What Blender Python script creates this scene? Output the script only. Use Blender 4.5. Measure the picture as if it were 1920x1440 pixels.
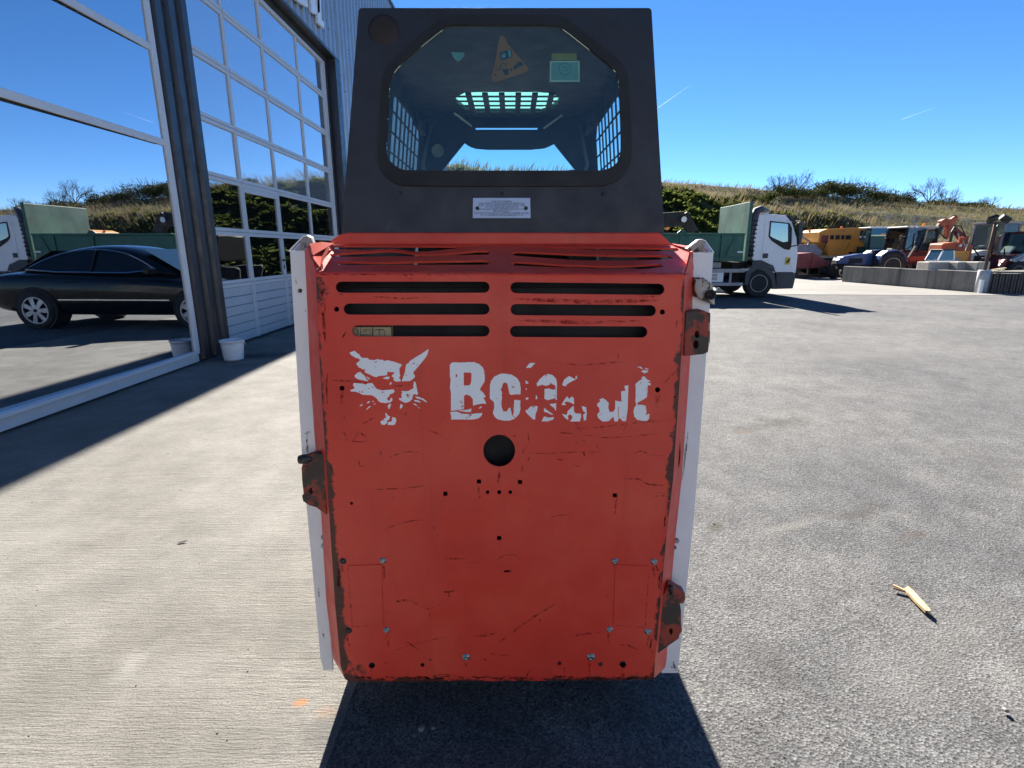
import bpy, bmesh, math, random
from mathutils import Vector, Matrix, noise
from mathutils.geometry import tessellate_polygon
R = math.radians
random.seed(7)
for o in list(bpy.data.objects): bpy.data.objects.remove(o)
S = bpy.context.scene
C = S.collection

# ------------------------------------------------------------------ camera, sky, sun, exposure
H = 1.36; F = 1000.0; PITCH = math.atan(252 / 1000)
cam = bpy.data.cameras.new('camera'); camo = bpy.data.objects.new('camera', cam); C.objects.link(camo)
camo.location = (0, 0, H); camo.rotation_euler = (math.pi / 2 - PITCH, 0, 0)
cam.sensor_width = 36; cam.lens = 36 * F / 1920; cam.clip_start = 0.05; cam.clip_end = 20000
S.camera = camo
SUN_EL, SUN_AZ = R(31.8), R(-3.4)          # azimuth measured from +Y, negative = to the left
w = bpy.data.worlds.new('World'); S.world = w; w.use_nodes = True
nt = w.node_tree; bg = nt.nodes['Background']
sky = nt.nodes.new('ShaderNodeTexSky'); sky.sky_type = 'NISHITA'; sky.sun_disc = False
sky.sun_elevation = SUN_EL; sky.sun_rotation = SUN_AZ
sky.altitude = 300; sky.air_density = 0.58; sky.dust_density = 0.0; sky.ozone_density = 4.5
hs = nt.nodes.new('ShaderNodeHueSaturation'); hs.inputs['Saturation'].default_value = 1.15; hs.inputs['Hue'].default_value = 0.5
nt.links.new(sky.outputs[0], hs.inputs['Color']); nt.links.new(hs.outputs[0], bg.inputs[0])
bg.inputs[1].default_value = 0.05
sl = bpy.data.lights.new('sun', 'SUN'); sl.energy = 4.6; sl.angle = R(0.53); sl.color = (1, .94, .85)
so = bpy.data.objects.new('sun', sl); C.objects.link(so)
d = Vector((math.sin(SUN_AZ) * math.cos(SUN_EL), math.cos(SUN_AZ) * math.cos(SUN_EL), math.sin(SUN_EL)))
so.rotation_euler = d.to_track_quat('Z', 'Y').to_euler(); so.location = (0, 0, 30)
S.view_settings.view_transform = 'Standard'; S.view_settings.look = 'None'
S.view_settings.gamma = 1; S.view_settings.exposure = 2.04; S.view_settings.use_curve_mapping = False
S.render.engine = 'CYCLES'; S.render.resolution_x = 1024; S.render.resolution_y = 768

# ------------------------------------------------------------------ pixel -> place (distance from what is touched)
cP, sP = math.cos(PITCH), math.sin(PITCH)
def ray(px, py):
    a = (px - 960) / F; b = (720 - py) / F
    return a, cP + b * sP, b * cP - sP
def K(px, py, Y):
    x, y, z = ray(px, py); return Vector((x / y * Y, Y, H + z / y * Y))
def G(px, py, h=0):
    x, y, z = ray(px, py); t = (h - H) / z; return Vector((x * t, y * t, h))
def RX(px, py, X):
    x, y, z = ray(px, py); t = X / x; return Vector((X, y * t, H + z * t))
def PL(px, py, P0, n):
    v = Vector(ray(px, py)); o = Vector((0, 0, H)); t = (P0 - o).dot(n) / v.dot(n); return o + v * t

# ------------------------------------------------------------------ materials
MATS = {}
def lin(c): return tuple(c) + (1,) if len(c) == 3 else c
class NT:
    def __init__(s, name):
        s.m = bpy.data.materials.new(name); s.m.use_nodes = True; s.t = s.m.node_tree
        s.b = s.t.nodes['Principled BSDF']; s.out = s.t.nodes['Material Output']
        s.tc = s.n('ShaderNodeTexCoord'); MATS[name] = s.m
    def n(s, k, **kw):
        x = s.t.nodes.new(k)
        for a, v in kw.items(): setattr(x, a, v)
        return x
    def l(s, a, b): s.t.links.new(a, b)
    def coord(s, scale=(1, 1, 1), rot=(0, 0, 0)):
        mp = s.n('ShaderNodeMapping'); mp.inputs['Scale'].default_value = scale; mp.inputs['Rotation'].default_value = rot
        s.l(s.tc.outputs['Object'], mp.inputs[0]); return mp.outputs[0]
    def noise(s, scale, detail=4, rough=.55, vec=None, dist=0):
        x = s.n('ShaderNodeTexNoise'); x.inputs['Scale'].default_value = scale; x.inputs['Detail'].default_value = detail
        x.inputs['Roughness'].default_value = rough; x.inputs['Distortion'].default_value = dist
        s.l(vec or s.tc.outputs['Object'], x.inputs['Vector']); return x.outputs['Fac']
    def voro(s, scale, vec=None, out='Distance', feature='F1'):
        x = s.n('ShaderNodeTexVoronoi', feature=feature); x.inputs['Scale'].default_value = scale
        s.l(vec or s.tc.outputs['Object'], x.inputs['Vector']); return x.outputs[out]
    def ramp(s, fac, *stops):
        x = s.n('ShaderNodeValToRGB'); cr = x.color_ramp
        while len(cr.elements) < len(stops): cr.elements.new(.5)
        for e, (p, c) in zip(cr.elements, stops):
            e.position = p; e.color = lin(c) if isinstance(c, (tuple, list)) else (c, c, c, 1)
        s.l(fac, x.inputs[0]); return x.outputs[0]
    def mix(s, fac, a, b, mode='MIX'):
        x = s.n('ShaderNodeMix', data_type='RGBA', blend_type=mode)
        for i, v in ((0, fac), (6, a), (7, b)):
            if isinstance(v, (tuple, list)): x.inputs[i].default_value = lin(v)
            elif isinstance(v, (int, float)): x.inputs[i].default_value = v
            else: s.l(v, x.inputs[i])
        return x.outputs[2]
    def math(s, op, a, b=0.0, clamp=False):
        x = s.n('ShaderNodeMath', operation=op, use_clamp=clamp)
        for i, v in ((0, a), (1, b)):
            if isinstance(v, (int, float)): x.inputs[i].default_value = v
            else: s.l(v, x.inputs[i])
        return x.outputs[0]
    def spot(s, base, cx, cy, rx, ry, c, amt, rot=0, ns=9):
        """irregular stain of its own at a place on the ground"""
        mp = s.n('ShaderNodeMapping', vector_type='TEXTURE'); mp.inputs['Location'].default_value = (cx, cy, 0); mp.inputs['Rotation'].default_value = (0, 0, rot); mp.inputs['Scale'].default_value = (rx, ry, 100)
        s.l(s.tc.outputs['Object'], mp.inputs[0]); ln = s.n('ShaderNodeVectorMath', operation='LENGTH'); s.l(mp.outputs[0], ln.inputs[0])
        v = s.math('ADD', ln.outputs['Value'], s.math('MULTIPLY', s.math('SUBTRACT', s.noise(ns, 6, .65), .5), 1.9))
        return s.mix(s.ramp(v, (.25, amt), (1.05, 0.0)), base, c)
    def bump(s, h, strength=.3, dist=.01, prev=None):
        x = s.n('ShaderNodeBump'); x.inputs['Strength'].default_value = strength; x.inputs['Distance'].default_value = dist
        s.l(h, x.inputs['Height'])
        if prev is not None: s.l(prev, x.inputs['Normal'])
        s.l(x.outputs[0], s.b.inputs['Normal']); return x.outputs[0]
    def col(s, c): s.l(c, s.b.inputs['Base Color'])
    def set(s, rough=None, metal=None, spec=None):
        if rough is not None: s.b.inputs['Roughness'].default_value = rough
        if metal is not None: s.b.inputs['Metallic'].default_value = metal
        if spec is not None: s.b.inputs['Specular IOR Level'].default_value = spec

def M(name, c, rough=.5, metal=0, var=.18, scale=4, wear=None, wcol=(.07, .045, .03), wscale=14, bump=0, bscale=60, spec=.5):
    """paint, metal, rubber, plastic: colour with blotchy variation, optional patches of wear, fine relief"""
    if name in MATS: return MATS[name]
    s = NT(name); n = s.noise(scale, 5, .6)
    lo = tuple(v * (1 - var) for v in c); hi = tuple(min(1, v * (1 + var)) for v in c)
    k = s.ramp(n, (.3, lo), (.7, hi))
    if wear:
        q = s.ramp(s.noise(wscale, 8, .65), (wear, 0.0), (wear + .04, 1.0)); k = s.mix(q, k, wcol)
    s.col(k); s.set(rough, metal, spec)
    rr = s.ramp(s.noise(scale * 3, 4), (.3, max(0, rough - .1)), (.7, min(1, rough + .12))); s.l(rr, s.b.inputs['Roughness'])
    if bump: s.bump(s.noise(bscale, 4), bump, .004)
    return s.m

def mat_asphalt():
    s = NT('asphalt')
    ag = s.voro(125, out='Color'); gr = s.ramp(ag, (.0, .056), (.5, .104), (1, .168))
    fine = s.ramp(s.noise(160, 3, .6), (.34, .6), (.58, 1.22))
    c1 = s.mix(1, gr, fine, 'MULTIPLY')
    big = s.ramp(s.noise(.55, 6, .6), (.32, (.74, .75, .77)), (.5, (1.02, 1.01, 1.0)), (.68, (1.26, 1.24, 1.2)))
    c1 = s.mix(1, c1, big, 'MULTIPLY')
    st = s.ramp(s.noise(1.3, 4, .5, s.coord((1, 1.3, 1))), (.66, 0.0), (.75, .55)); c1 = s.mix(st, c1, (.035, .032, .028))
    du = s.ramp(s.noise(2.2, 7, .7), (.58, 0.0), (.72, .35)); c1 = s.mix(du, c1, (.19, .18, .16))
    pit = s.ramp(s.noise(60, 2, .5), (.27, .4), (.34, 1.0)); c1 = s.mix(1, c1, pit, 'MULTIPLY')
    md = s.ramp(s.noise(4.5, 7, .7), (.36, .8), (.62, 1.13)); c1 = s.mix(1, c1, md, 'MULTIPLY')
    for px, py, rx, ry, c, a_ in ((1470, 790, .35, .16, (.045, .043, .036), .5), (1400, 800, .25, .12, (.05, .045, .04), .4), (1342, 986, .07, .05, (.05, .045, .028), .7), (1610, 960, .30, .06, (.05, .046, .042), .55), (1715, 1000, .16, .035, (.075, .055, .04), .6), (1350, 620, .5, .12, (.13, .11, .09), .5), (1480, 985, .3, .05, (.19, .18, .165), .5), (1430, 1230, .10, .2, (.055, .052, .05), .45), (1390, 810, .12, .06, (.12, .085, .06), .5), (1690, 1270, .3, .14, (.17, .165, .155), .35), (1850, 860, .6, .3, (.06, .058, .055), .3), (1650, 660, 1.6, .5, (.16, .155, .145), .35), (1800, 1180, .4, .1, (.17, .165, .15), .3)):
        g = G(px, py); c1 = s.spot(c1, g.x, g.y, rx, ry, c, a_, .4)
    s.col(c1); s.set(.9, spec=.25)
    h = s.math('ADD', s.voro(125), s.math('MULTIPLY', s.noise(150, 3), .8)); s.bump(h, .45, .007); return s.m
def mat_concrete():
    s = NT('brushed_concrete')
    ln = s.noise(1, 6, .68, s.coord((3.6, 72, 1), (0, 0, R(2.5))), .25); ln2 = s.noise(1, 4, .6, s.coord((22, 200, 1), (0, 0, R(2))))
    base = s.ramp(s.noise(.9, 6, .6), (.32, (.150, .140, .123)), (.5, (.195, .185, .166)), (.7, (.235, .223, .202)))
    k = s.ramp(ln, (.28, .60), (.42, .96), (.55, 1.0), (.72, 1.12)); vis = s.ramp(s.noise(1.6, 5, .6), (.34, .45), (.60, 1.0)); c1 = s.mix(vis, base, s.mix(1, base, k, 'MULTIPLY'))
    k2 = s.ramp(ln2, (.3, .80), (.55, 1.05)); c1 = s.mix(1, c1, k2, 'MULTIPLY')
    gr = s.ramp(s.noise(170, 3), (.33, .45), (.5, 1.06)); c1 = s.mix(.7, c1, s.mix(1, c1, gr, 'MULTIPLY'))
    st = s.ramp(s.noise(2.1, 5, .6), (.63, 0.0), (.76, .45)); c1 = s.mix(st, c1, (.115, .105, .092))
    ru = s.ramp(s.noise(1.1, 3, .4, s.coord((1, 1, 1), (0, 0, 1))), (.71, 0.0), (.77, .3)); c1 = s.mix(ru, c1, (.24, .17, .12))
    md = s.ramp(s.noise(3.4, 7, .7), (.34, .82), (.64, 1.1)); c1 = s.mix(1, c1, md, 'MULTIPLY')
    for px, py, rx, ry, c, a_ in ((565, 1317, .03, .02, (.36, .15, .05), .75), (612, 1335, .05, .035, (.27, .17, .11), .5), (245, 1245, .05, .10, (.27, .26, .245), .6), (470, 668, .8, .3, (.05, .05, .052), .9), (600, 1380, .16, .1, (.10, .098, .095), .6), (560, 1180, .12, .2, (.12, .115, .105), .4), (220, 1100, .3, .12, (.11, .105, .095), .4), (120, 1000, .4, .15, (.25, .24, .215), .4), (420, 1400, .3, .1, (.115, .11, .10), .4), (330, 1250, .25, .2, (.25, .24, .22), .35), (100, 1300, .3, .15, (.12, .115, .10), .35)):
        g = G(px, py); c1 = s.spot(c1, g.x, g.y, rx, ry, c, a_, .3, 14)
    s.col(c1); s.set(.9, spec=.25)
    h = s.math('ADD', s.math('MULTIPLY', ln, vis), s.math('ADD', s.math('MULTIPLY', ln2, .6), s.math('MULTIPLY', s.noise(140, 3), .35)))
    s.bump(h, .62, .008); return s.m
def mat_red(name, edges):
    s = NT(name)
    sep = s.n('ShaderNodeSeparateXYZ'); s.l(s.tc.outputs['Object'], sep.inputs[0])
    x, z = sep.outputs[0], sep.outputs[2]
    c1 = s.ramp(s.noise(3.2, 5, .6), (.28, (.60, .040, .024)), (.5, (.69, .052, .029)), (.74, (.75, .082, .040)))
    sm = s.ramp(s.noise(9, 8, .72), (.60, 0.0), (.76, .35)); c1 = s.mix(sm, c1, (.34, .03, .02))
    fd = s.ramp(s.noise(1.7, 6, .62), (.46, 0.0), (.70, .22)); c1 = s.mix(fd, c1, (.66, .15, .10))
    ve = s.ramp(s.noise(1, 6, .6, s.coord((16, 16, 1.3))), (.58, 0.0), (.72, .28)); c1 = s.mix(ve, c1, (.36, .035, .025))
    sc = s.ramp(s.noise(1, 7, .68, s.coord((7, 7, 60), (0, R(8), 0)), 1.5), (.67, 0.0), (.70, .42)); c1 = s.mix(sc, c1, (.11, .02, .016))
    du = s.ramp(s.noise(26, 6, .7), (.62, 0.0), (.74, .3)); c1 = s.mix(du, c1, (.52, .14, .09))
    ch = s.ramp(s.noise(33, 3, .5), (.755, 0.0), (.77, .85)); c1 = s.mix(ch, c1, (.035, .022, .02))
    s.col(c1)
    if edges:
        def band(v, sign, pos, wd):   # 1 at the edge, 0 wd away
            dd = s.math('MULTIPLY', s.math('SUBTRACT', v, pos), sign / wd)
            return s.math('SUBTRACT', 1.0, dd, True)
        m = s.math('MAXIMUM', band(x, 1, -.468, .034), band(x, -1, .405, .03))
        m = s.math('MAXIMUM', m, band(z, 1, .180, .035))
        m = s.math('MAXIMUM', m, s.math('MULTIPLY', band(z, -1, 1.318, .032), .8))
        cor = s.math('MULTIPLY', band(x, 1, -.47, .13), band(z, 1, .18, .13)); cor2 = s.math('MULTIPLY', band(x, 1, -.47, .11), band(z, -1, 1.32, .22))
        m = s.math('MAXIMUM', m, s.math('MAXIMUM', s.math('MULTIPLY', cor, 1.3), s.math('MULTIPLY', cor2, 1.2)))
        v = s.math('ADD', s.math('MULTIPLY', m, .42), s.math('MULTIPLY', s.noise(13, 9, .74), 1.08))
        msk = s.ramp(v, (.80, 0.0), (.87, .92)); rust = s.ramp(s.noise(60, 5), (.35, (.012, .010, .010)), (.7, (.05, .03, .02)))
        c1 = s.mix(msk, c1, rust); s.col(c1)
    s.set(.42, spec=.45)
    rr = s.ramp(s.noise(12, 6, .65), (.3, .34), (.7, .58)); s.l(rr, s.b.inputs['Roughness'])
    b1 = s.bump(s.noise(2.6, 4), .6, .028); s.bump(s.noise(420, 2), .12, .0006, b1); return s.m
def mat_glass_mirror(name, refl, tint, wav=.0, rough=0.0, body=(.008, .011, .013)):
    """coated facade glazing: strong mirror reflection over a dark room"""
    s = NT(name); s.t.nodes.remove(s.b)
    gl = s.n('ShaderNodeBsdfGlossy'); gl.inputs['Color'].default_value = lin(tint); gl.inputs['Roughness'].default_value = rough
    df = s.n('ShaderNodeBsdfDiffuse'); df.inputs['Color'].default_value = lin(body)
    lw = s.n('ShaderNodeFresnel'); lw.inputs['IOR'].default_value = 1.5
    f = s.math('ADD', s.math('MULTIPLY', lw.outputs[0], 1 - refl), refl, True)
    mx = s.n('ShaderNodeMixShader'); s.l(f, mx.inputs[0]); s.l(df.outputs[0], mx.inputs[1]); s.l(gl.outputs[0], mx.inputs[2]); s.l(mx.outputs[0], s.out.inputs[0])
    if wav:
        bp = s.n('ShaderNodeBump'); bp.inputs['Strength'].default_value = wav; bp.inputs['Distance'].default_value = .05
        s.l(s.noise(1.1, 1, .4), bp.inputs['Height']); s.l(bp.outputs[0], gl.inputs['Normal'])
    return s.m
def mat_clear(name, dust, tint=(1, 1, 1), f0=.05):
    """clear pane: see-through, Fresnel reflection, film of dust"""
    s = NT(name); s.t.nodes.remove(s.b)
    tr = s.n('ShaderNodeBsdfTransparent'); tr.inputs[0].default_value = lin(tint)
    gl = s.n('ShaderNodeBsdfGlossy'); gl.inputs['Roughness'].default_value = .02
    df = s.n('ShaderNodeBsdfDiffuse'); df.inputs[0].default_value = (.45, .47, .46, 1)
    fr = s.n('ShaderNodeFresnel'); fr.inputs[0].default_value = 1.45
    m1 = s.n('ShaderNodeMixShader'); s.l(s.ramp(s.noise(7, 7, .65), (.3, dust * .5), (.75, dust * 1.6)), m1.inputs[0])
    s.l(tr.outputs[0], m1.inputs[1]); s.l(df.outputs[0], m1.inputs[2])
    m2 = s.n('ShaderNodeMixShader'); s.l(s.math('ADD', fr.outputs[0], f0 - .04, True), m2.inputs[0]); s.l(m1.outputs[0], m2.inputs[1]); s.l(gl.outputs[0], m2.inputs[2])
    s.l(m2.outputs[0], s.out.inputs[0]); return s.m
def mat_leaf(name, a, b, trans=.45):
    s = NT(name); s.t.nodes.remove(s.b)
    g = s.n('ShaderNodeNewGeometry'); c1 = s.ramp(g.outputs['Random Per Island'], (0, a), (1, b))
    df = s.n('ShaderNodeBsdfDiffuse'); tl = s.n('ShaderNodeBsdfTranslucent'); s.l(c1, df.inputs[0]); s.l(c1, tl.inputs[0])
    mx = s.n('ShaderNodeMixShader'); mx.inputs[0].default_value = trans; s.l(df.outputs[0], mx.inputs[1]); s.l(tl.outputs[0], mx.inputs[2])
    s.l(mx.outputs[0], s.out.inputs[0]); return s.m
def mat_decal(name, c, lo=.45, hi=.55, sc=90):
    """thin mark on paint, broken up so that the paint shows through"""
    s = NT(name); s.t.nodes.remove(s.b)
    df = s.n('ShaderNodeBsdfDiffuse'); df.inputs[0].default_value = lin(c); tr = s.n('ShaderNodeBsdfTransparent')
    mx = s.n('ShaderNodeMixShader'); s.l(s.ramp(s.noise(sc, 6, .65), (lo, 0.0), (hi, .85)), mx.inputs[0])
    s.l(tr.outputs[0], mx.inputs[1]); s.l(df.outputs[0], mx.inputs[2]); s.l(mx.outputs[0], s.out.inputs[0]); return s.m

ASPH = mat_asphalt(); CONC = mat_concrete()
REDG = mat_red('red_gate_paint', True); RED = mat_red('red_paint', False)
WORN = M('worn_red_steel', (.30, .045, .025), .6, var=.3, scale=9, wear=.47, wcol=(.05, .035, .026), wscale=16, bump=.25)
LOGO = M('white_vinyl', (.84, .85, .86), .5, var=.05, wear=.635, wcol=(.5, .06, .04), wscale=70)
WHITE = M('white_body_paint', (.78, .79, .80), .42, var=.07, scale=6, wear=.70, wcol=(.12, .08, .06), wscale=26)
WHITE2 = M('white_lacquer', (.84, .85, .86), .3, var=.05, scale=1.2)
CABB = M('cab_black_paint', (.017, .021, .029), .5, var=.25, scale=5, bump=.12, bscale=240)
SEAL = M('rubber_seal', (.010, .010, .011), .6, var=.2)
BLACK = M('black_interior', (.012, .012, .013), .75, var=.3)
DARKG = M('dark_grey_lining', (.035, .036, .038), .8, var=.25, bump=.2)
RUBBER = M('rubber', (.022, .022, .023), .82, var=.3, scale=8)
STEEL = M('zinc_bolt', (.33, .35, .36), .4, .9, var=.25, scale=40)
DKSTEEL = M('dark_steel', (.05, .048, .046), .5, .6, var=.35, scale=10)
RUST = M('rusty_steel', (.10, .052, .032), .85, var=.45, scale=12)
ALU = M('white_aluminium', (.60, .62, .64), .4, .0, var=.05, scale=2)
DOORW = M('pale_door_panel', (.50, .54, .57), .5, var=.05, scale=3, bump=.15, bscale=300)
ANTH = M('anthracite_sheet', (.045, .048, .056), .38, .35, var=.12, scale=3)
CLAD = M('silver_sheet', (.34, .36, .39), .36, .55, var=.08, scale=2)
PANE = mat_glass_mirror('coated_shop_glass', .62, (.86, .90, .96), .012)
PANE2 = mat_glass_mirror('milky_door_acrylic', .46, (.88, .92, .97), .10, .03, (.24, .27, .30)); PANE3 = mat_glass_mirror('clear_door_glass', .30, (.86, .9, .95), .14, .01, (.006, .007, .008))
CABGL = mat_clear('dusty_cab_glass', .022, (.80, .92, .88), .05)
VGLASS = mat_glass_mirror('vehicle_glass', .07, (.85, .95, 1), .0, .03, (.02, .035, .038))
CLEARV = mat_clear('vehicle_clear_glass', .06, (.6, .72, .72), .08)

# ------------------------------------------------------------------ mesh helpers
def obj(name, bm, mat, parent=None, world=False, smooth=False, bevel=0, seg=2):
    me = bpy.data.meshes.new(name)
    if isinstance(bm, bmesh.types.BMesh):
        bmesh.ops.recalc_face_normals(bm, faces=bm.faces[:]); bm.to_mesh(me); bm.free()
    else: me.from_pydata(bm[0], [], bm[1]); me.update()
    for mm in (mat if isinstance(mat, (list, tuple)) else [mat]): me.materials.append(mm)
    return link(name, me, parent, world, smooth, bevel, seg)
def link(name, me, parent=None, world=False, smooth=False, bevel=0, seg=2):
    o = bpy.data.objects.new(name, me); C.objects.link(o)
    if smooth:
        for p in me.polygons: p.use_smooth = True
    if bevel:
        b = o.modifiers.new('bevel', 'BEVEL'); b.width = bevel; b.segments = seg; b.limit_method = 'ANGLE'; b.angle_limit = R(35)
    if parent:
        o.parent = parent
        if world:
            chain = []; p = parent
            while p: chain.append(p); p = p.parent
            acc = Matrix.Identity(4)
            for q in reversed(chain): acc = acc @ q.matrix_parent_inverse @ q.matrix_basis
            o.matrix_parent_inverse = acc.inverted()
    return o
def tag(o, label, cat=None, group=None, kind=None):
    if label: o['label'] = label
    if cat: o['category'] = cat
    if group: o['group'] = group
    if kind: o['kind'] = kind
    return o
def thing(name, label, cat, loc=(0, 0, 0), rz=0, group=None):
    o = bpy.data.objects.new(name, None); C.objects.link(o); o.empty_display_size = .1
    o.location = loc; o.rotation_euler = (0, 0, rz); return tag(o, label, cat, group)
def struct(name, bm, mat, **k): return tag(obj(name, bm, mat, **k), None, kind='structure')
def nb(): return bmesh.new()
def box(bm, a, b):
    v = [bm.verts.new((x, y, z)) for x in (a[0], b[0]) for y in (a[1], b[1]) for z in (a[2], b[2])]
    for f in ((0, 1, 3, 2), (4, 6, 7, 5), (0, 4, 5, 1), (2, 3, 7, 6), (0, 2, 6, 4), (1, 5, 7, 3)): bm.faces.new([v[i] for i in f])
    return bm
def bx(a, b): return box(nb(), a, b)
def boxc(c, s): return bx([c[i] - s[i] / 2 for i in range(3)], [c[i] + s[i] / 2 for i in range(3)])
def prism(bm, prof, axis, a, b, b_scale=None):
    """closed 2-D profile swept along an axis ('x': prof is (y,z), 'y': (x,z), 'z': (x,y))"""
    def P(p, t): return {'x': (t, p[0], p[1]), 'y': (p[0], t, p[1]), 'z': (p[0], p[1], t)}[axis]
    v0 = [bm.verts.new(P(p, a)) for p in prof]; v1 = [bm.verts.new(P(p, b)) for p in (b_scale or prof)]
    n = len(prof)
    for i in range(n): bm.faces.new((v0[i], v0[(i + 1) % n], v1[(i + 1) % n], v1[i]))
    for vs in (v0, v1):
        tri = tessellate_polygon([[Vector(v.co) for v in vs]])
        for t in tri:
            try: bm.faces.new([vs[i] for i in t])
            except ValueError: pass
    return bm
def pr(prof, axis, a, b, bs=None): return prism(nb(), prof, axis, a, b, bs)
def tube(bm, pts, r, n=8, cap=True):
    pts = [Vector(p) for p in pts]; rings = []
    rr = r if isinstance(r, (list, tuple)) else [r] * len(pts)
    for i, p in enumerate(pts):
        t = (pts[min(i + 1, len(pts) - 1)] - pts[max(i - 1, 0)]).normalized()
        u = t.orthogonal().normalized() if i == 0 else (u - t * u.dot(t)).normalized()
        v = t.cross(u)
        rings.append([bm.verts.new(p + (u * math.cos(k * 2 * math.pi / n) + v * math.sin(k * 2 * math.pi / n)) * rr[i]) for k in range(n)])
    for a, b in zip(rings, rings[1:]):
        for k in range(n): bm.faces.new((a[k], a[(k + 1) % n], b[(k + 1) % n], b[k]))
    if cap: bm.faces.new(rings[0][::-1]); bm.faces.new(rings[-1])
    return bm
def tb(pts, r, n=8): return tube(nb(), pts, r, n)
def beam(bm, a, b, wd, ht):
    a, b = Vector(a), Vector(b); t = (b - a).normalized(); s = t.cross(Vector((0, 0, 1)))
    s = s.normalized() if s.length > 1e-4 else Vector((1, 0, 0)); u = s.cross(t)
    v = [bm.verts.new(p + s * i * wd / 2 + u * j * ht / 2) for p in (a, b) for i, j in ((-1, -1), (1, -1), (1, 1), (-1, 1))]
    for f in ((3, 2, 1, 0), (4, 5, 6, 7), (0, 1, 5, 4), (1, 2, 6, 5), (2, 3, 7, 6), (3, 0, 4, 7)): bm.faces.new([v[i] for i in f])
    return bm
def lathe(bm, prof, c, axis='z', n=24):
    """prof = (radius, along) pairs"""
    rings = []
    for r, t in prof:
        ring = []
        for k in range(n):
            a = 2 * math.pi * k / n; u, v = r * math.cos(a), r * math.sin(a)
            q = {'z': (u, v, t), 'y': (u, t, v), 'x': (t, u, v)}[axis]
            ring.append(bm.verts.new((c[0] + q[0], c[1] + q[1], c[2] + q[2])))
        rings.append(ring)
    for a, b in zip(rings, rings[1:]):
        for k in range(n): bm.faces.new((a[k], a[(k + 1) % n], b[(k + 1) % n], b[k]))
    for rg, p in ((rings[0], prof[0]), (rings[-1], prof[-1])):
        if p[0] > 1e-5: bm.faces.new(rg)
    return bm
def plate(loops, mapf, off, bm=None):
    """sheet from an outline and holes (first loop is the outline); mapf: 2-D -> place, off: thickness vector"""
    bm = bm or nb(); off = Vector(off)
    flat = [p for lp in loops for p in lp]
    A = [bm.verts.new(mapf(*p)) for p in flat]; B = [bm.verts.new(v.co + off) for v in A]
    for t in tessellate_polygon([[Vector((p[0], p[1], 0)) for p in lp] for lp in loops]):
        for vs, q in ((A, t), (B, t[::-1])):
            try: bm.faces.new([vs[i] for i in q])
            except ValueError: pass
    i0 = 0
    for lp in loops:
        n = len(lp)
        for i in range(n):
            a, b = i0 + i, i0 + (i + 1) % n
            try: bm.faces.new((A[a], A[b], B[b], B[a]))
            except ValueError: pass
        i0 += n
    return bm
def slot(x0, x1, y0, y1, dy=0, n=7):
    r = (y1 - y0) / 2; cy = (y0 + y1) / 2; out = []
    for k in range(n + 1):
        a = math.pi / 2 + math.pi * k / n; out.append((x0 + r + r * math.cos(a), cy + r * math.sin(a)))
    for k in range(n + 1):
        a = -math.pi / 2 + math.pi * k / n; out.append((x1 - r + r * math.cos(a), cy + dy + r * math.sin(a)))
    return out
def circ(x, y, r, n=20, ry=None): return [(x + r * math.cos(2 * math.pi * k / n), y + (ry or r) * math.sin(2 * math.pi * k / n)) for k in range(n)]
def sq(x, y, s): return [(x - s, y - s), (x + s, y - s), (x + s, y + s), (x - s, y + s)]
def rag(poly, j, step):
    """torn edge: subdivide an outline and jitter it"""
    out = []
    for (x0, y0), (x1, y1) in zip(poly, poly[1:] + poly[:1]):
        L = math.hypot(x1 - x0, y1 - y0); n = max(1, int(L / step))
        for k in range(n):
            t = k / n; q = j if k else j * .3
            out.append((x0 + (x1 - x0) * t + random.uniform(-q, q), y0 + (y1 - y0) * t + random.uniform(-q, q)))
    return out
def ribbon(bm, pts, wd, mapf):
    """thin tapered mark along a line"""
    P = []
    for (a, b) in zip(pts, pts[1:]):
        L = math.hypot(b[0] - a[0], b[1] - a[1]); n = max(1, int(L / 6))
        for k in range(n): P.append((a[0] + (b[0] - a[0]) * k / n, a[1] + (b[1] - a[1]) * k / n))
    P.append(pts[-1]); N = len(P); prev = None
    for i, p in enumerate(P):
        q0, q1 = P[max(i - 1, 0)], P[min(i + 1, N - 1)]; dx, dy = q1[0] - q0[0], q1[1] - q0[1]; L = math.hypot(dx, dy) or 1
        hw = wd / 2 * (math.sin(math.pi * (i + .3) / (N - .4)) ** .5) * random.uniform(.55, 1.25)
        e = (bm.verts.new(mapf(p[0] - dy / L * hw, p[1] + dx / L * hw)), bm.verts.new(mapf(p[0] + dy / L * hw, p[1] - dx / L * hw)))
        if prev: bm.faces.new((prev[0], prev[1], e[1], e[0]))
        prev = e
def text_mesh(body, size, align='CENTER', ext=.0):
    c = bpy.data.curves.new('txt', 'FONT'); c.body = body; c.size = size; c.align_x = align; c.extrude = ext; c.resolution_u = 2
    o = bpy.data.objects.new('txt', c); C.objects.link(o)
    dg = bpy.context.evaluated_depsgraph_get(); me = bpy.data.meshes.new_from_object(o.evaluated_get(dg))
    bpy.data.objects.remove(o); return me

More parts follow.
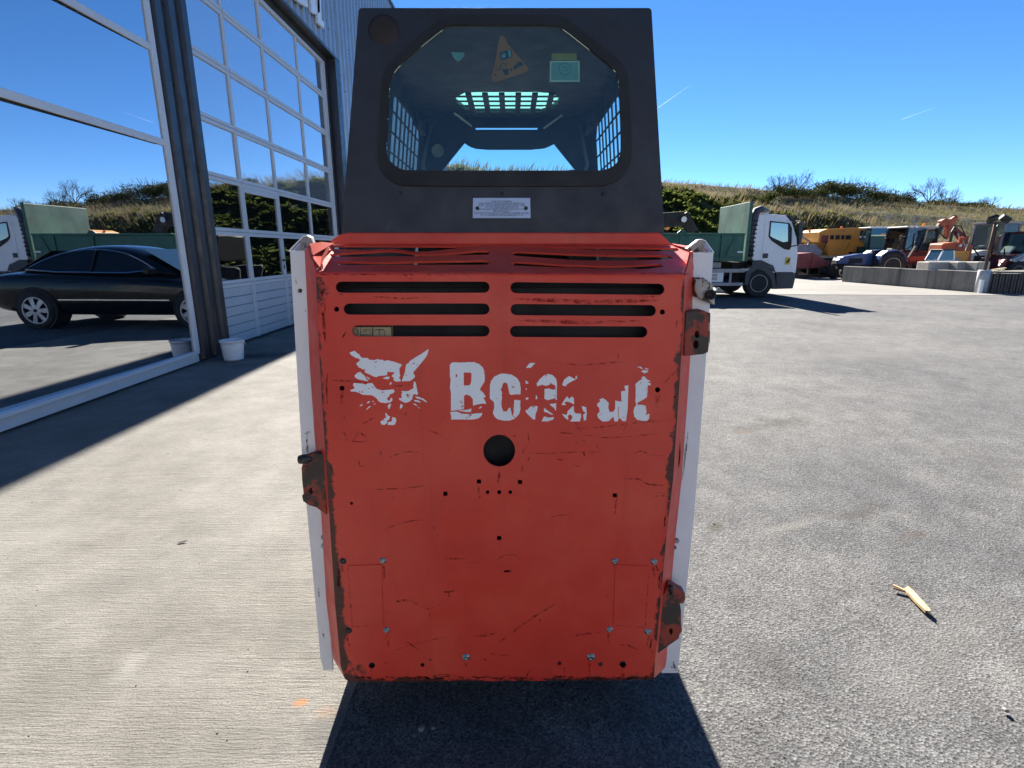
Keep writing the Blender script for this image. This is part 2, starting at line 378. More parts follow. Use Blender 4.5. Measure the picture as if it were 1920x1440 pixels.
# ================================================================== GROUND
def sheet(x0, x1, y0, y1, z): return ([(x0, y0, z), (x1, y0, z), (x1, y1, z), (x0, y1, z)], [(0, 1, 2, 3)])
struct('ground', sheet(-3000, 3000, -3000, 3000, -.016), M('bare_ground', (.20, .17, .12), .95, var=.3, scale=.2))
struct('asphalt_yard', sheet(-30, 34, -25, 30, -.008), ASPH)
edge = [(-.507 + .016 * noise.noise(Vector((y * 1.7, 4, 0))) + .006 * noise.noise(Vector((y * 23, 1, 0))), y) for y in [-.5 + .03 * k for k in range(160)]]
apr = [(-12, -25), (-.507, -25)] + edge + [(-.507, 40), (-12, 40)]
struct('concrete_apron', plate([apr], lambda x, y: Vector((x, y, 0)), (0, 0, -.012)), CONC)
PALE = NT('pale_concrete')
PALE.col(PALE.ramp(PALE.noise(.35, 6, .6), (.3, (.19, .183, .165)), (.7, (.26, .25, .23)))); PALE.set(.9, spec=.2); PALE.bump(PALE.noise(40, 4), .3, .01)
yb = 16.8
struct('concrete_yard', ([(2.5, yb + .5, 0), (13, yb - .2, 0), (60, yb - 1.2, 0), (60, 48, 0), (2.5, 48, 0)], [(0, 1, 2, 3, 4)]), PALE.m)

# ================================================================== WORKSHOP BUILDING (wall face along Y)
XW, XD = -3.86, -4.06
bld = thing('workshop_building', 'tall workshop with ribbed grey metal cladding, big shop windows and glazed lift door', 'building', (-8, 8, 0))
def B(name, bm, mat, par=None, **k): return obj(name, bm, mat, par or bld, world=True, **k)
ROOF = 9.03
B('back_volume', bx((-18, -12, 0), (-4.35, 34, ROOF - .1)), ANTH)
B('parapet_capping', bx((-4.6, -12.1, ROOF - .1), (XW + .04, 34.1, ROOF + .02)), ANTH, bevel=.01)
def ribbed(y0, y1, z0, z1, x, pitch, depth, top=.38):
    vs, fs = [], []; y = y0; prof = []
    while y < y1 - 1e-6:
        for fr, dx in ((0, 0), (.5 - top / 2 - .08, 0), (.5 - top / 2, depth), (.5 + top / 2, depth), (.5 + top / 2 + .08, 0)):
            yy = y + fr * pitch
            if yy <= y1: prof.append((x + dx, yy))
        y += pitch
    prof.append((x, y1))
    for a, b in prof: vs += [(a, b, z0), (a, b, z1)]
    for i in range(len(prof) - 1): fs.append((2 * i, 2 * i + 2, 2 * i + 3, 2 * i + 1))
    return vs, fs
LINT = 5.46
B('upper_cladding', ribbed(7.25, 13.3, LINT, ROOF - .1, XW - .05, .3, .05), CLAD)
B('far_cladding', ribbed(13.3, 34, 0.05, ROOF - .1, XW - .05, .3, .05), CLAD)
B('near_cladding', ribbed(-12, 7.25, 6.9, ROOF - .1, XW - .05, .3, .05), CLAD)
B('ribbed_pillar', ribbed(6.5, 7.25, .03, 6.9, XW - .035, .26, .045, .42), ANTH)
B('pillar_core', bx((-4.35, 6.47, 0), (XW - .037, 7.252, 6.9)), ANTH)
for z in (.6, 1.5, 2.3, 3.2, 4.0):                      # screws on the pillar sheet
    for y in (6.56, 6.8, 7.08): B('screw', lathe(nb(), [(.0001, .012), (.007, .010), (.009, 0)], (XW - .033, y, z), 'x', 8), DKSTEEL)
B('lintel_soffit', bx((-4.35, 7.252, LINT - .06), (XW + .01, 13.3, LINT)), ANTH, bevel=.008)
B('right_reveal', bx((-4.35, 12.98, 0), (XW + .008, 13.302, LINT - .061)), ANTH, bevel=.008)
B('lintel_box', bx((-4.35, 7.25, 5.28), (XD + .02, 12.98, LINT - .061)), DARKG)
B('threshold_strip', bx((-4.3, 7.25, 0), (XD + .06, 12.98, .022)), DARKG)
# sign lettering fixed on the wall above the door (only its foot shows in the photograph)
for k, q in enumerate([[(558, -55), (572, -50), (578, 14), (566, 8), (540, -12), (548, -22), (562, -12)],
                       [(581, -60), (588, -55), (592, 8), (594, 12), (593, -48), (597, -45), (600, 22), (592, 27), (584, 22)],
                       [(593.5, -60), (600, -52), (603.5, 37), (608, 42), (608, 54), (596, 42)]]):
    B('sign_letter', plate([q], lambda a, b: RX(a, b, XW + .06), (-.05, 0, 0)), WHITE2)
# --- shop window: frame members and panes
win = B('shop_window', bx((XW - .06, -8, .02), (XW - .005, 6.47, .145)), ALU, bevel=.006); win['label'] = 'white aluminium shop window with wide mirror-like panes'
B('sill', bx((XW - .05, -8, .125), (XW + .035, 6.44, .158)), ALU, win, bevel=.004)
for y0, y1 in ((6.385, 6.47), (3.0, 3.07), (-.4, -.33), (-4.0, -3.93), (-8, -7.93)):
    B('mullion', bx((XW - .06, y0, .158), (XW + .02, y1, 6.9)), ALU, win, bevel=.004)
for z0, z1 in ((2.475, 2.545), (3.42, 3.49), (6.83, 6.9)):
    for a, b in ((3.07, 6.385), (-.33, 3.0), (-3.93, -.4), (-7.93, -4.0)):
        B('transom', bx((XW - .06, a, z0), (XW + .015, b, z1)), ALU, win, bevel=.004)
        B('gasket', bx((XW - .05, a, z0 - .008), (XW - .005, b, z0)), SEAL, win)
for z0, z1 in ((.158, 2.475), (2.545, 3.42), (3.49, 6.83)):
    for a, b in ((3.07, 6.385), (-.33, 3.0), (-3.93, -.4), (-7.93, -4.0)):
        bm = bx((XW - .046, a - .005, z0 - .01), (XW - .034, b + .005, z1 + .005))
        for v in bm.verts: v.co.x += (v.co.y - (a + b) / 2) * .019
        B('pane', bm, PANE, win)
B('interior_wall', bx((-4.36, -12, 0), (XW - .12, 6.47, 6.9)), BLACK)
# --- sectional lift door with wicket door
door = B('sectional_door', bx((XD - .06, 7.25, .02), (XD - .03, 12.98, 5.28)), BLACK); door['label'] = 'glazed sectional lift door with pale boarded foot and wicket door'
YS = [7.0, 8.47, 9.72, 11.25, 12.68]; ZS = [.02, .88, 1.61, 2.33, 3.06, 3.83, 4.58, 5.26]
for j, z in enumerate(ZS[1:-1]):
    for i in range(4):
        g = .012 if i in (1, 2) and z < 2.4 else 0
        B('rail', bx((XD - .03, YS[i] + .05, z - .055), (XD + .012, YS[i + 1] - .05 + .02, z - .003)), ALU, door, bevel=.003)
        B('rail', bx((XD - .03, YS[i] + .05, z + .003), (XD + .012, YS[i + 1] - .05 + .02, z + .05)), ALU, door, bevel=.003)
for i, y in enumerate(YS):
    wd = .05 if i in (1, 2) else .04
    for a, b in zip(ZS, ZS[1:]):
        low = b < 2.4 and i in (1, 2)
        if low:
            B('stile', bx((XD - .028, y - .055, a + .003), (XD + .016, y - .006, b - .003)), ALU, door, bevel=.003)
            B('stile', bx((XD - .028, y + .006, a + .003), (XD + .016, y + .055, b - .003)), ALU, door, bevel=.003)
        else: B('stile', bx((XD - .028, y - .032, a + .003), (XD + .014, y + .032, b - .003)), ALU, door, bevel=.003)
B('edge_profile', bx((XD - .03, 12.72, .02), (XD + .03, 12.8, 5.27)), ALU, door, bevel=.004)
B('edge_profile', bx((XD - .03, 12.82, .02), (XD + .045, 12.9, 5.27)), ANTH, door, bevel=.004)
B('head_profile', bx((XD - .03, 7.25, 5.215), (XD + .03, 12.72, 5.275)), ALU, door, bevel=.004)
B('wicket_header', bx((XD - .028, 8.53, 2.20), (XD + .0165, 9.66, 2.272)), ALU, door, bevel=.003)
for j in range(1, 7):
    for i in range(4):
        B('pane', bx((XD - .022, YS[i] + .03, ZS[j] + .04), (XD - .008 + random.uniform(-.004, .004), YS[i + 1] - .03, ZS[j + 1] - .045)), PANE2 if j > 2 else PANE3, door)
for i in range(4):
    for k in range(6):
        z0 = .025 + k * .134
        B('board', bx((XD - .03, YS[i] + .055, z0), (XD + .008, YS[i + 1] - .055, z0 + .127)), DOORW, door, bevel=.006)
B('bottom_seal', bx((XD - .025, 7.25, .0), (XD + .012, 12.7, .024)), SEAL, door)
hb = nb(); lathe(hb, [(.02, 0), (.024, .01), (.02, .02)], (XD + .016, 9.69, 1.18), 'x', 12); beam(hb, (XD + .05, 9.69, 1.18), (XD + .05, 9.57, 1.18), .018, .02); beam(hb, (XD + .02, 9.69, 1.18), (XD + .055, 9.69, 1.18), .02, .02)
B('handle', hb, SEAL, door); B('lock_cylinder', bx((XD + .014, 9.675, 1.03), (XD + .024, 9.705, 1.1)), SEAL, door, bevel=.004)
# things standing inside, seen dimly through the lower panes of the door are reflections only
# --- unseen hall added behind the camera, its sunlit front bounces fill onto the tailgate
hall = thing('added_fill_hall', 'added unseen grey metal-clad hall bouncing sunlight onto the loader tailgate', 'building', (4, -26, 0))
HCL = M('fill_hall_cladding', (.42, .42, .41), .6, var=.08, scale=.6)
vs, fs = ribbed(-22, 26, .3, 7.5, 0, .6, .05); hv = [(v[1], -25 + v[0], v[2]) for v in vs]
obj('front_cladding', (hv, fs), HCL, hall, world=True); obj('fill_hall_volume', bx((-22, -40, 0), (26, -25.02, 7.45)), HCL, hall, world=True); obj('plinth', bx((-22, -25.02, 0), (26, -24.93, .32)), DARKG, hall, world=True)
obj('roof', pr([(-40.3, 7.45), (-24.7, 7.45), (-32.5, 9.3)], 'x', -22.3, 26.3), ANTH, hall, world=True)
for x in (-14, -4, 8, 18): obj('roller_door', bx((x, -25, .02), (x + 4.4, -24.9, 4.6)), M('fill_hall_door', (.20, .22, .25), .6), hall, world=True)
# --- bucket by the pillar
bp = G(430, 678); bk = thing('bucket', 'white plastic bucket with wire handle beside the dark ribbed pillar', 'bucket', (bp.x, bp.y + .12, 0))
BKT = M('white_plastic', (.68, .72, .76), .4, var=.04, scale=8)
obj('pail', lathe(nb(), [(.001, .006), (.105, .006), (.11, .0), (.116, .02), (.133, .2), (.135, .235), (.145, .236), (.145, .255), (.137, .256), (.133, .24), (.125, .2), (.108, .02), (.001, .018)], (0, 0, 0), 'z', 32), BKT, bk, smooth=True)
obj('handle', tb([(.147 * math.cos(a), .147 * math.sin(a) + .02 * math.sin(a), .235 - .09 * math.sin(a)) for a in [math.pi * k / 14 for k in range(15)]], .004, 6), BKT, bk, smooth=True)
for s_ in (-1, 1): obj('handle_lug', boxc((.146 * s_, 0, .232), (.014, .03, .03)), BKT, bk, bevel=.004)

# ================================================================== SKID-STEER LOADER
D = 1.25
ldr = thing('skid_steer_loader', 'red and white compact skid-steer loader with black cab, seen from its worn tailgate', 'loader', (-.03, 2.0, 0))
def L(name, bm, mat, par=None, **k): return obj(name, bm, mat, par or ldr, world=True, **k)
def T(px, py, d=0.0): return K(px, py, D) + Vector((0, -d, 0))     # on the tailgate face, d proud of it
slots = [slot(629, 918, 528, 549), slot(644, 918, 569, 590), slot(660, 918, 610, 631),
         slot(957, 1246, 529, 550, 3), slot(957, 1230, 570, 591, 2), slot(956, 1214, 611, 632, 1)]
rounds = [(936, 845, 30), (914, 923, 3.6), (936, 923, 4), (957, 923, 3.6), (641, 728, 5), (631, 580, 5), (1242, 585, 5), (1233, 731, 5),
          (659, 944, 3), (697, 1248, 6), (792, 1247, 4), (1049, 1244, 4), (1168, 1246, 6.5)]
squares = [(898, 903), (975, 904), (835, 926), (1153, 929), (936, 1009)]
out = [(592, 512), (800, 514), (1284, 515), (1279, 640), (1274, 720), (1262, 900), (1250, 1000), (1240, 1110), (1228, 1240), (1226, 1270), (1220, 1275), (940, 1277), (655, 1279), (647, 1273), (639, 1250), (628, 1130), (617, 960), (608, 820), (600, 690)]
gate = L('tailgate', plate([out] + slots + [circ(x, y, r, 28 if r > 9 else 12) for x, y, r in rounds] + [sq(x, y, 4) for x, y in squares], T, (0, .005, 0)), REDG)
gate['label'] = 'scratched red sheet-metal tailgate with vent slots and flaking lettering'
def GT(name, bm, mat, **k): return L(name, bm, mat, gate, **k)
# side flanges and bottom lip
def flange(front, back, dy):
    bm = nb(); A = [bm.verts.new(K(x, y, D + .001)) for x, y in front]; Bv = [bm.verts.new(K(x, y, D + dy)) for x, y in back]
    A2 = [bm.verts.new(v.co + Vector((.004 if front[0][0] < 900 else -.004, .004, 0))) for v in A]; B2 = [bm.verts.new(v.co + Vector((.004 if front[0][0] < 900 else -.004, .003, 0))) for v in Bv]
    for i in range(len(A) - 1):
        bm.faces.new((A[i], A[i + 1], Bv[i + 1], Bv[i])); bm.faces.new((A2[i], B2[i], B2[i + 1], A2[i + 1])); bm.faces.new((Bv[i], Bv[i + 1], B2[i + 1], B2[i]))
    return bm
GT('side_flange', flange([(592, 512), (600, 690), (608, 820), (617, 960), (628, 1130), (639, 1250), (647, 1273)], [(573, 505), (581, 690), (590, 820), (602, 960), (612, 1130), (625, 1235), (637, 1256)], .075), RED)
GT('side_flange', flange([(1284, 515), (1279, 640), (1274, 720), (1262, 900), (1250, 1000), (1240, 1110), (1228, 1240), (1226, 1272)], [(1300, 505), (1296, 640), (1291, 720), (1278, 900), (1267, 1000), (1257, 1110), (1250, 1235), (1247, 1252)], .075), RED)
GT('bottom_lip', plate([[(653, 1277.5), (940, 1276), (1222, 1273.5), (1222, 1270), (653, 1272)]], lambda a, b: T(a, b, -.006), (0, .045, 0)), RUST)
# hood slope with bent slats
P0 = K(940, 512, D + .004); P1 = K(940, 459, 1.47); sl_d = P1 - P0; hn = Vector((0, -sl_d.z, sl_d.y)).normalized()
def HD(px, py, d=0): return PL(px, py, P0, hn) + hn * d
def z2(o, pts): return [(o + x / 4.8, 430 + y / 4.8) for x, y in pts]
hs_ = [z2(540, [(405, 145), (1500, 150), (1830, 133), (1500, 172), (1250, 200), (1120, 200), (950, 174), (700, 186), (400, 178)]),
       z2(540, [(375, 225), (600, 208), (930, 190), (1050, 201), (1180, 226), (1400, 219), (1700, 192), (1800, 193), (1825, 208), (1800, 227), (1400, 233), (1100, 243), (700, 246), (390, 246)]),
       z2(540, [(430, 305), (470, 290), (900, 295), (1300, 285), (1750, 278), (1810, 285), (1818, 300), (1790, 318), (1300, 318), (700, 320), (460, 320)]),
       z2(940, [(100, 150), (500, 161), (1000, 161), (1580, 168), (1600, 185), (1580, 197), (1200, 195), (800, 185), (400, 168)]),
       z2(940, [(85, 215), (140, 197), (600, 220), (1000, 232), (1500, 235), (1545, 255), (1520, 270), (1100, 282), (700, 278), (300, 250), (120, 236)]),
       z2(940, [(85, 305), (130, 288), (600, 320), (1000, 330), (1420, 312), (1465, 335), (1300, 355), (1000, 357), (600, 345), (120, 325)])]
hood = L('hood_grille', plate([[(592, 512), (600, 495), (613, 460), (700, 457.5), (1180, 457.5), (1262, 460.5), (1296, 472), (1290, 500), (1284, 515), (800, 514)]] + hs_, HD, hn * -.005), RED)
hood['label'] = 'red hood top with bent ventilation slats'
# rolled edge between hood and gate
eb = nb(); prev = None
for px, py in [(592, 512), (700, 512.5), (800, 514), (950, 514), (1100, 514.5), (1200, 514), (1284, 515)]:
    c0 = K(px, py, D); ring = [eb.verts.new(c0 + Vector((0, .006 - .009 * math.cos(a), -.006 + .011 * math.sin(a)))) for a in [R(-15 + 17 * k) for k in range(7)]]
    if prev:
        for i in range(6): eb.faces.new((prev[i], ring[i], ring[i + 1], prev[i + 1]))
    prev = ring
L('hood_bend', eb, RED, hood, smooth=True)
# raised collar of the cab base, its end corners
L('cab_collar', plate([[(613, 460), (622, 449), (636, 440), (652, 436), (1236, 436), (1248, 446), (1262, 461), (1180, 459), (700, 459)]], lambda a, b: K(a, b, 1.475), (0, .03, 0)), RED, bevel=.004)
# torn, folded-up corner of the sheet (left) and right corner
tc = nb()
def tri(bm, *p):
    v = [bm.verts.new(q) for q in p]; bm.faces.new(v)
c1, c2, c3 = K(592, 500, 1.262), K(600, 501, 1.262), K(619, 465, 1.36)
tri(tc, K(579, 459, 1.31), K(583, 456, 1.335), K(604, 453.5, 1.40), K(627, 456, 1.45), K(616, 458, 1.44), K(606, 463, 1.42), c3, c2, c1, K(584, 480, 1.28))
DULRED = M('dulled_red', (.40, .05, .035), .9, var=.12, spec=.05)  # matte, darker copy of the red that keeps the sunlit corner from glaring white
o_ = L('torn_corner', tc, DULRED, hood); sd = o_.modifiers.new('t', 'SOLIDIFY'); sd.thickness = .004
rc = nb(); tri(rc, HD(1296, 472, .003), K(1262, 461, 1.465), K(1259, 459, 1.475), K(1290, 464, 1.45), K(1300, 468, 1.40)); o_ = L('bent_corner', rc, RED, hood); sd = o_.modifiers.new('t', 'SOLIDIFY'); sd.thickness = .004
rc = nb(); v = [K(1296, 472, 1.30), K(1300, 470, 1.37), K(1301, 505, D + .076), K(1285, 516, D + .001)]; tri(rc, *v); o_ = L('corner_gusset', rc, RED, hood); sd = o_.modifiers.new('t', 'SOLIDIFY'); sd.thickness = .004
rc = nb(); v = [K(579, 459, 1.31), K(584, 480, 1.28), K(592, 512, D + .001), K(573, 507, D + .075), K(571, 470, D + .08)]; tri(rc, *v); o_ = L('corner_gusset', rc, RED, hood); sd = o_.modifiers.new('t', 'SOLIDIFY'); sd.thickness = .004
# emblem and lettering, flaking vinyl traced as it is left
def e1(p): return [(640 + x / 8.47, 640 + y / 8.47) for x, y in p]
def e2(p): return [(830 + x / 9.6, 665 + y / 9.6) for x, y in p]
def e3(p): return [(1020 + x / 8.727, 665 + y / 8.727) for x, y in p]
EM = [[e1([(130,180),(165,165),(210,148),(245,180),(290,210),(305,240),(340,262),(425,265),(440,290),(520,298),(570,280),(605,290),(650,292),(690,312),(740,300),(830,320),(900,345),(965,370),(945,400),(920,440),(925,500),(935,550),(915,580),(945,610),(940,635),(880,640),(825,615),(840,590),(800,550),(830,515),(850,490),(790,488),(735,480),(728,535),(650,545),(600,550),(560,568),(500,552),(440,520),(400,505),(370,485),(380,440),(345,448),(320,430),(275,410),(250,375),(218,352),(270,330),(298,290),(260,265),(230,265),(200,240),(165,225)]), e1([(520,330),(575,312),(572,325),(530,340)])],
 [e1([(1388,118),(1370,200),(1330,270),(1270,340),(1200,425),(1150,480),(1145,515),(1172,545),(1165,570),(1130,605),(1080,630),(1000,632),(960,640),(970,600),(985,560),(1000,520),(1015,480),(1020,420),(1035,360),(1075,340),(1085,315),(1130,285),(1200,240),(1280,195)]), e1([(1018,520),(1046,545),(1040,552),(1015,530)])],
 [e1([(210,545),(250,500),(300,482),(340,520),(370,545),(400,600),(430,632),(350,620),(260,600),(215,565)])], [e1([(400,555),(440,580),(460,605),(425,600)])],
 [e1([(655,585),(720,560),(770,560),(760,590),(740,605),(690,595)])], [e1([(765,690),(775,655),(800,645),(795,680)])],
 [e1([(185,690),(200,660),(340,670),(380,690),(420,668),(490,660),(520,700),(550,745),(600,768),(660,778),(740,770),(830,762),(848,800),(820,825),(770,840),(760,870),(725,900),(740,935),(775,940),(785,895),(810,905),(810,940),(770,970),(700,980),(640,975),(590,950),(565,910),(530,880),(480,855),(420,855),(330,845),(290,820),(230,800),(160,795),(138,775),(190,755),(215,745)]), e1([(425,742),(445,742),(445,758),(425,755)])],
 [e1([(950,790),(1060,790),(1115,760),(1145,745),(1145,700),(1155,635),(1180,650),(1190,700),(1210,800),(1222,840),(1190,850),(1160,830),(1130,870),(1125,920),(1080,960),(1020,975),(965,955),(920,925),(915,900),(960,900),(955,850),(970,810)])],
 [e1([(1170,875),(1230,880),(1310,915),(1362,962),(1350,968),(1280,925),(1200,905)])], [e1([(1155,930),(1220,935),(1265,965),(1240,972),(1160,950)])], [e1([(1140,990),(1165,985),(1208,1020),(1195,1027)])], [e1([(1213,1045),(1230,1040),(1247,1070)])],
 [e1([(290,1025),(335,990),(340,1010),(300,1033)])], [e1([(398,985),(430,950),(460,950),(440,978)])], [e1([(385,1090),(440,1030),(475,1030),(420,1075)])], [e1([(485,955),(510,942),(520,965)])], [e1([(505,1000),(548,985),(540,998)])],
 [e1([(738,1025),(765,990),(790,990),(782,1030),(762,1075),(750,1070)])], [e1([(935,1020),(945,990),(975,1010),(970,1050),(945,1060),(930,1080)])],
 [e1([(695,1150),(715,1135),(735,1175),(775,1195),(760,1240),(720,1265),(735,1290),(690,1325),(640,1320),(618,1280),(650,1250),(690,1260),(670,1235),(715,1205)])], [e1([(810,1200),(860,1215),(875,1245),(860,1310),(830,1328),(770,1325),(735,1325),(745,1285),(800,1270)])]]
LT = {'B': [[e2([(130,180),(175,135),(330,140),(560,132),(650,165),(720,225),(755,310),(760,430),(745,500),(665,628),(720,670),(765,730),(770,770),(725,775),(760,815),(785,885),(720,880),(640,890),(545,915),(545,800),(500,745),(430,715),(385,735),(385,980),(150,1010),(150,700),(130,600),(145,440),(130,390)]), e2([(380,320),(490,320),(520,335),(515,480),(490,545),(450,555),(380,550)]), e2([(235,345),(265,360),(260,400),(235,405)]), e2([(255,540),(272,565),(265,578)])],
   [e2([(135,1030),(250,1020),(340,1060),(480,1070),(610,1055),(715,1050),(700,1100),(640,1145),(560,1165),(280,1165),(150,1165),(155,1120)])], [e2([(275,1005),(440,990),(520,970),(510,1030),(420,1030)])], [e2([(650,960),(690,920),(705,950),(660,970)])]],
 'o': [[e2([(1035,345),(1120,340),(1230,355),(1330,410),(1390,500),(1405,620),(1400,715),(1340,710),(1230,725),(1200,700),(1180,600),(1165,520),(1120,495),(1085,520),(1070,580),(1040,630),(1065,660),(1065,790),(1055,870),(1065,960),(1095,1020),(1160,1020),(1175,980),(1215,950),(1235,1020),(1245,1090),(1300,1150),(1200,1185),(1080,1185),(990,1160),(930,1110),(905,1050),(930,930),(920,850),(850,790),(850,560),(870,470),(940,385)])],
   [e2([(1290,810),(1330,815),(1400,820),(1395,900),(1400,960),(1380,1060),(1310,1140),(1260,1090),(1280,1050),(1280,960),(1285,880)])]],
 'b': [[e2([(1495,240),(1560,160),(1590,145),(1670,148),(1630,190),(1590,235)])], [e2([(1490,460),(1530,490),(1545,515),(1495,525)])], [e2([(1490,610),(1515,605),(1510,640)])], [e2([(1490,790),(1530,765),(1550,790),(1510,815)])], [e2([(1670,800),(1680,720),(1700,760),(1705,795)])],
   [e2([(1490,1000),(1530,990),(1580,930),(1650,915),(1710,925),(1700,1000),(1670,1070),(1665,1165),(1630,1165),(1560,1100),(1500,1040)])],
   [e3([(-122,473),(-70,400),(0,335),(70,315),(140,335),(195,390),(210,460),(210,740),(190,740),(190,540),(180,500),(130,480),(105,455),(95,490),(30,510),(-30,490),(-110,520)])], [e3([(10,560),(70,550),(150,575),(187,560),(187,710),(130,725),(60,745),(5,720)])],
   [e3([(90,810),(200,790),(195,920),(170,880),(110,830)])], [e3([(0,865),(40,900),(150,975),(130,985),(60,950),(0,930)])], [e3([(-40,1090),(0,1010),(90,1030),(165,1020),(150,1060),(70,1090)])]],
 'c': [[e3([(295,490),(330,410),(370,375),(410,350),(470,380),(520,405),(430,450),(380,480),(360,515),(320,510)])], [e3([(515,350),(545,345),(540,395),(515,390)])], [e3([(285,820),(320,760),(380,680),(410,730),(450,680),(490,715),(490,815),(440,785),(380,765),(330,785),(360,825)])],
   [e3([(470,840),(490,850),(490,930),(520,960),(600,960),(610,1000),(590,1090),(480,1095),(420,1085),(460,1050),(460,1000),(430,975),(390,1000),(400,1070),(340,1030),(295,970),(370,985),(385,930),(430,880)])], [e3([(615,840),(690,860),(700,960),(690,1060),(650,1080),(640,980),(680,950),(640,920)])]],
 'a': [[e3([(870,800),(920,765),(905,730),(960,710),(1020,745),(1060,795),(1050,870),(1070,935),(1130,935),(1165,880),(1165,750),(1270,770),(1260,600),(1330,590),(1315,510),(1380,500),(1375,700),(1365,900),(1340,1085),(1285,1085),(1250,1045),(1220,1040),(1205,1090),(1150,1090),(1140,1010),(1060,1085),(960,1095),(890,1040),(870,985),(910,930),(900,870),(870,840)]), e3([(1215,850),(1228,850),(1222,1030),(1212,1030)])]],
 't': [[e3([(1495,480),(1550,430),(1605,400),(1595,370),(1640,350),(1680,400),(1745,435),(1690,450),(1740,465),(1745,500),(1695,500),(1685,690),(1600,750),(1530,780),(1530,820),(1610,820),(1665,840),(1675,950),(1660,990),(1725,965),(1715,1050),(1680,1085),(1600,1080),(1520,1060),(1475,1010),(1465,920),(1485,850),(1510,830),(1495,760),(1500,600)])],
   [e3([(1520,195),(1580,195),(1615,225),(1600,235),(1560,215)])], [e3([(1640,215),(1705,230),(1705,245),(1650,230)])], [e3([(1590,270),(1630,250),(1705,260),(1690,290),(1640,305)])]]}
def vinyl(shapes):
    bm = nb()
    for lp in shapes: plate([rag(lp[0], .28, 2.2)] + lp[1:], lambda a, b: T(a, b, .0007), (0, .0006, 0), bm)
    return bm
GT('emblem', vinyl(EM), LOGO)
for ch, shp in LT.items():
    o_ = GT('letter', vinyl(shp), LOGO)
    if ch == 'c': o_['kind'] = 'stuff'
# scratches, scuffs
SCR = mat_decal('scratch_marks', (.075, .02, .016), .42, .62); SCF = mat_decal('faint_scuffs', (.30, .03, .022), .44, .66, 60)
def r4(p): return [(540 + x / 4.8, 640 + y / 4.8) for x, y in p]
def r5(p): return [(940 + x / 4.8, 640 + y / 4.8) for x, y in p]
def r6(p): return [(540 + x / 4, 940 + y / 4) for x, y in p]
def r7(p): return [(920 + x / 4, 940 + y / 4) for x, y in p]
bm1, bm2 = nb(), nb()
for p, wd in [(r4([(380,350),(560,358),(720,372)]), 3), (r4([(940,405),(1030,398),(1100,394)]), 3.2), (r4([(590,895),(640,810),(705,870)]), 2.6), (r4([(505,820),(520,860),(528,895)]), 5), (r4([(575,900),(640,905),(700,900)]), 2), (r4([(640,1060),(642,1120),(690,1125)]), 2.2), (r4([(375,1130),(400,1150)]), 3), (r4([(385,1265),(412,1258)]), 4), (r4([(790,1333),(1050,1322),(1240,1300)]), 2), (r4([(830,990),(838,1015)]), 3), (r4([(1060,640),(1062,668)]), 3), (r4([(500,685),(515,690)]), 3),
  (r5([(140,1000),(400,1010),(700,995),(900,990)]), 1.5), (r5([(480,1060),(570,1067)]), 2.2), (r5([(640,1110),(690,1125),(730,1098)]), 1.8), (r5([(1200,1010),(1250,985),(1310,1005),(1320,1030)]), 2.6), (r5([(1310,1025),(1480,1030)]), 1.5), (r5([(1100,1240),(1220,1235),(1320,1285),(1480,1302)]), 3.2), (r5([(1380,1395),(1480,1388)]), 2), (r5([(185,1170),(192,1100)]), 2.6), (r5([(235,1090),(252,1045)]), 2.4), (r5([(740,1000),(750,1035)]), 3), (r5([(790,1015),(830,1005)]), 3), (r5([(855,925),(870,960)]), 2.5), (r5([(730,890),(760,905)]), 2.5), (r5([(1480,590),(1515,578)]), 2.2), (r5([(1545,700),(1490,705)]), 2), (r5([(1130,740),(1095,815)]), 1.6), (r5([(1555,490),(1565,520)]), 5),
  (r6([(725,205),(735,200)]), 4), (r6([(740,203),(860,160),(950,142),(1020,140)]), 1.8), (r6([(810,748),(910,738)]), 5), (r6([(910,738),(1000,790),(1060,810),(1150,765)]), 1.6), (r6([(1170,680),(1250,674)]), 4), (r6([(1205,680),(1207,720)]), 5), (r6([(1065,820),(1067,870)]), 3), (r6([(885,1048),(990,1120)]), 2), (r6([(800,1122),(900,1080),(1180,1015)]), 1.5), (r6([(378,510),(380,600),(388,672)]), 7), (r6([(1620,525),(1670,520)]), 5), (r6([(1040,505),(1070,518)]), 3), (r6([(1090,190),(1100,210)]), 2), (r6([(720,1220),(745,1210)]), 3), (r6([(1465,1180),(1495,1192)]), 3), (r6([(1080,1310),(1150,1295),(1270,1310)]), 2),
  (r7([(40,440),(100,405),(170,400),(220,430)]), 1.4), (r7([(970,1075),(1030,1078),(1110,1117)]), 2.6), (r7([(100,525),(150,522)]), 5), (r7([(360,900),(372,885)]), 3), (r7([(1120,535),(1140,550)]), 3), (r7([(400,130),(520,105),(600,100)]), 1.5), (r7([(1240,480),(1255,520)]), 4), (r7([(1265,530),(1262,660)]), 3.5), (r7([(1200,970),(1205,1040),(1195,1100),(1215,1140)]), 5), (r7([(440,1290),(500,1320),(640,1310)]), 2.5), (r7([(300,1260),(270,1310)]), 4), (r7([(552,1240),(555,1290)]), 2), (r7([(1080,1265),(1100,1290)]), 5), (r7([(1310,100),(1302,190)]), 4),
  ([(1274,668), (1281, 650)], 3), ([(1270, 600), (1267, 616)], 2), ([(768, 514), (772, 527)], 2), ([(1094, 518), (1096, 532)], 2), ([(650, 620), (642, 633)], 4), ([(636, 551), (648, 553)], 4), ([(614, 700), (612, 720), (614, 760)], 3.5), ([(610, 560), (606, 590), (610, 640)], 6), ([(607, 530), (604, 560)], 8), ([(1282, 530), (1279, 560)], 5)]:
    ribbon(bm1, p, wd, lambda a, b: T(a, b, .0004))
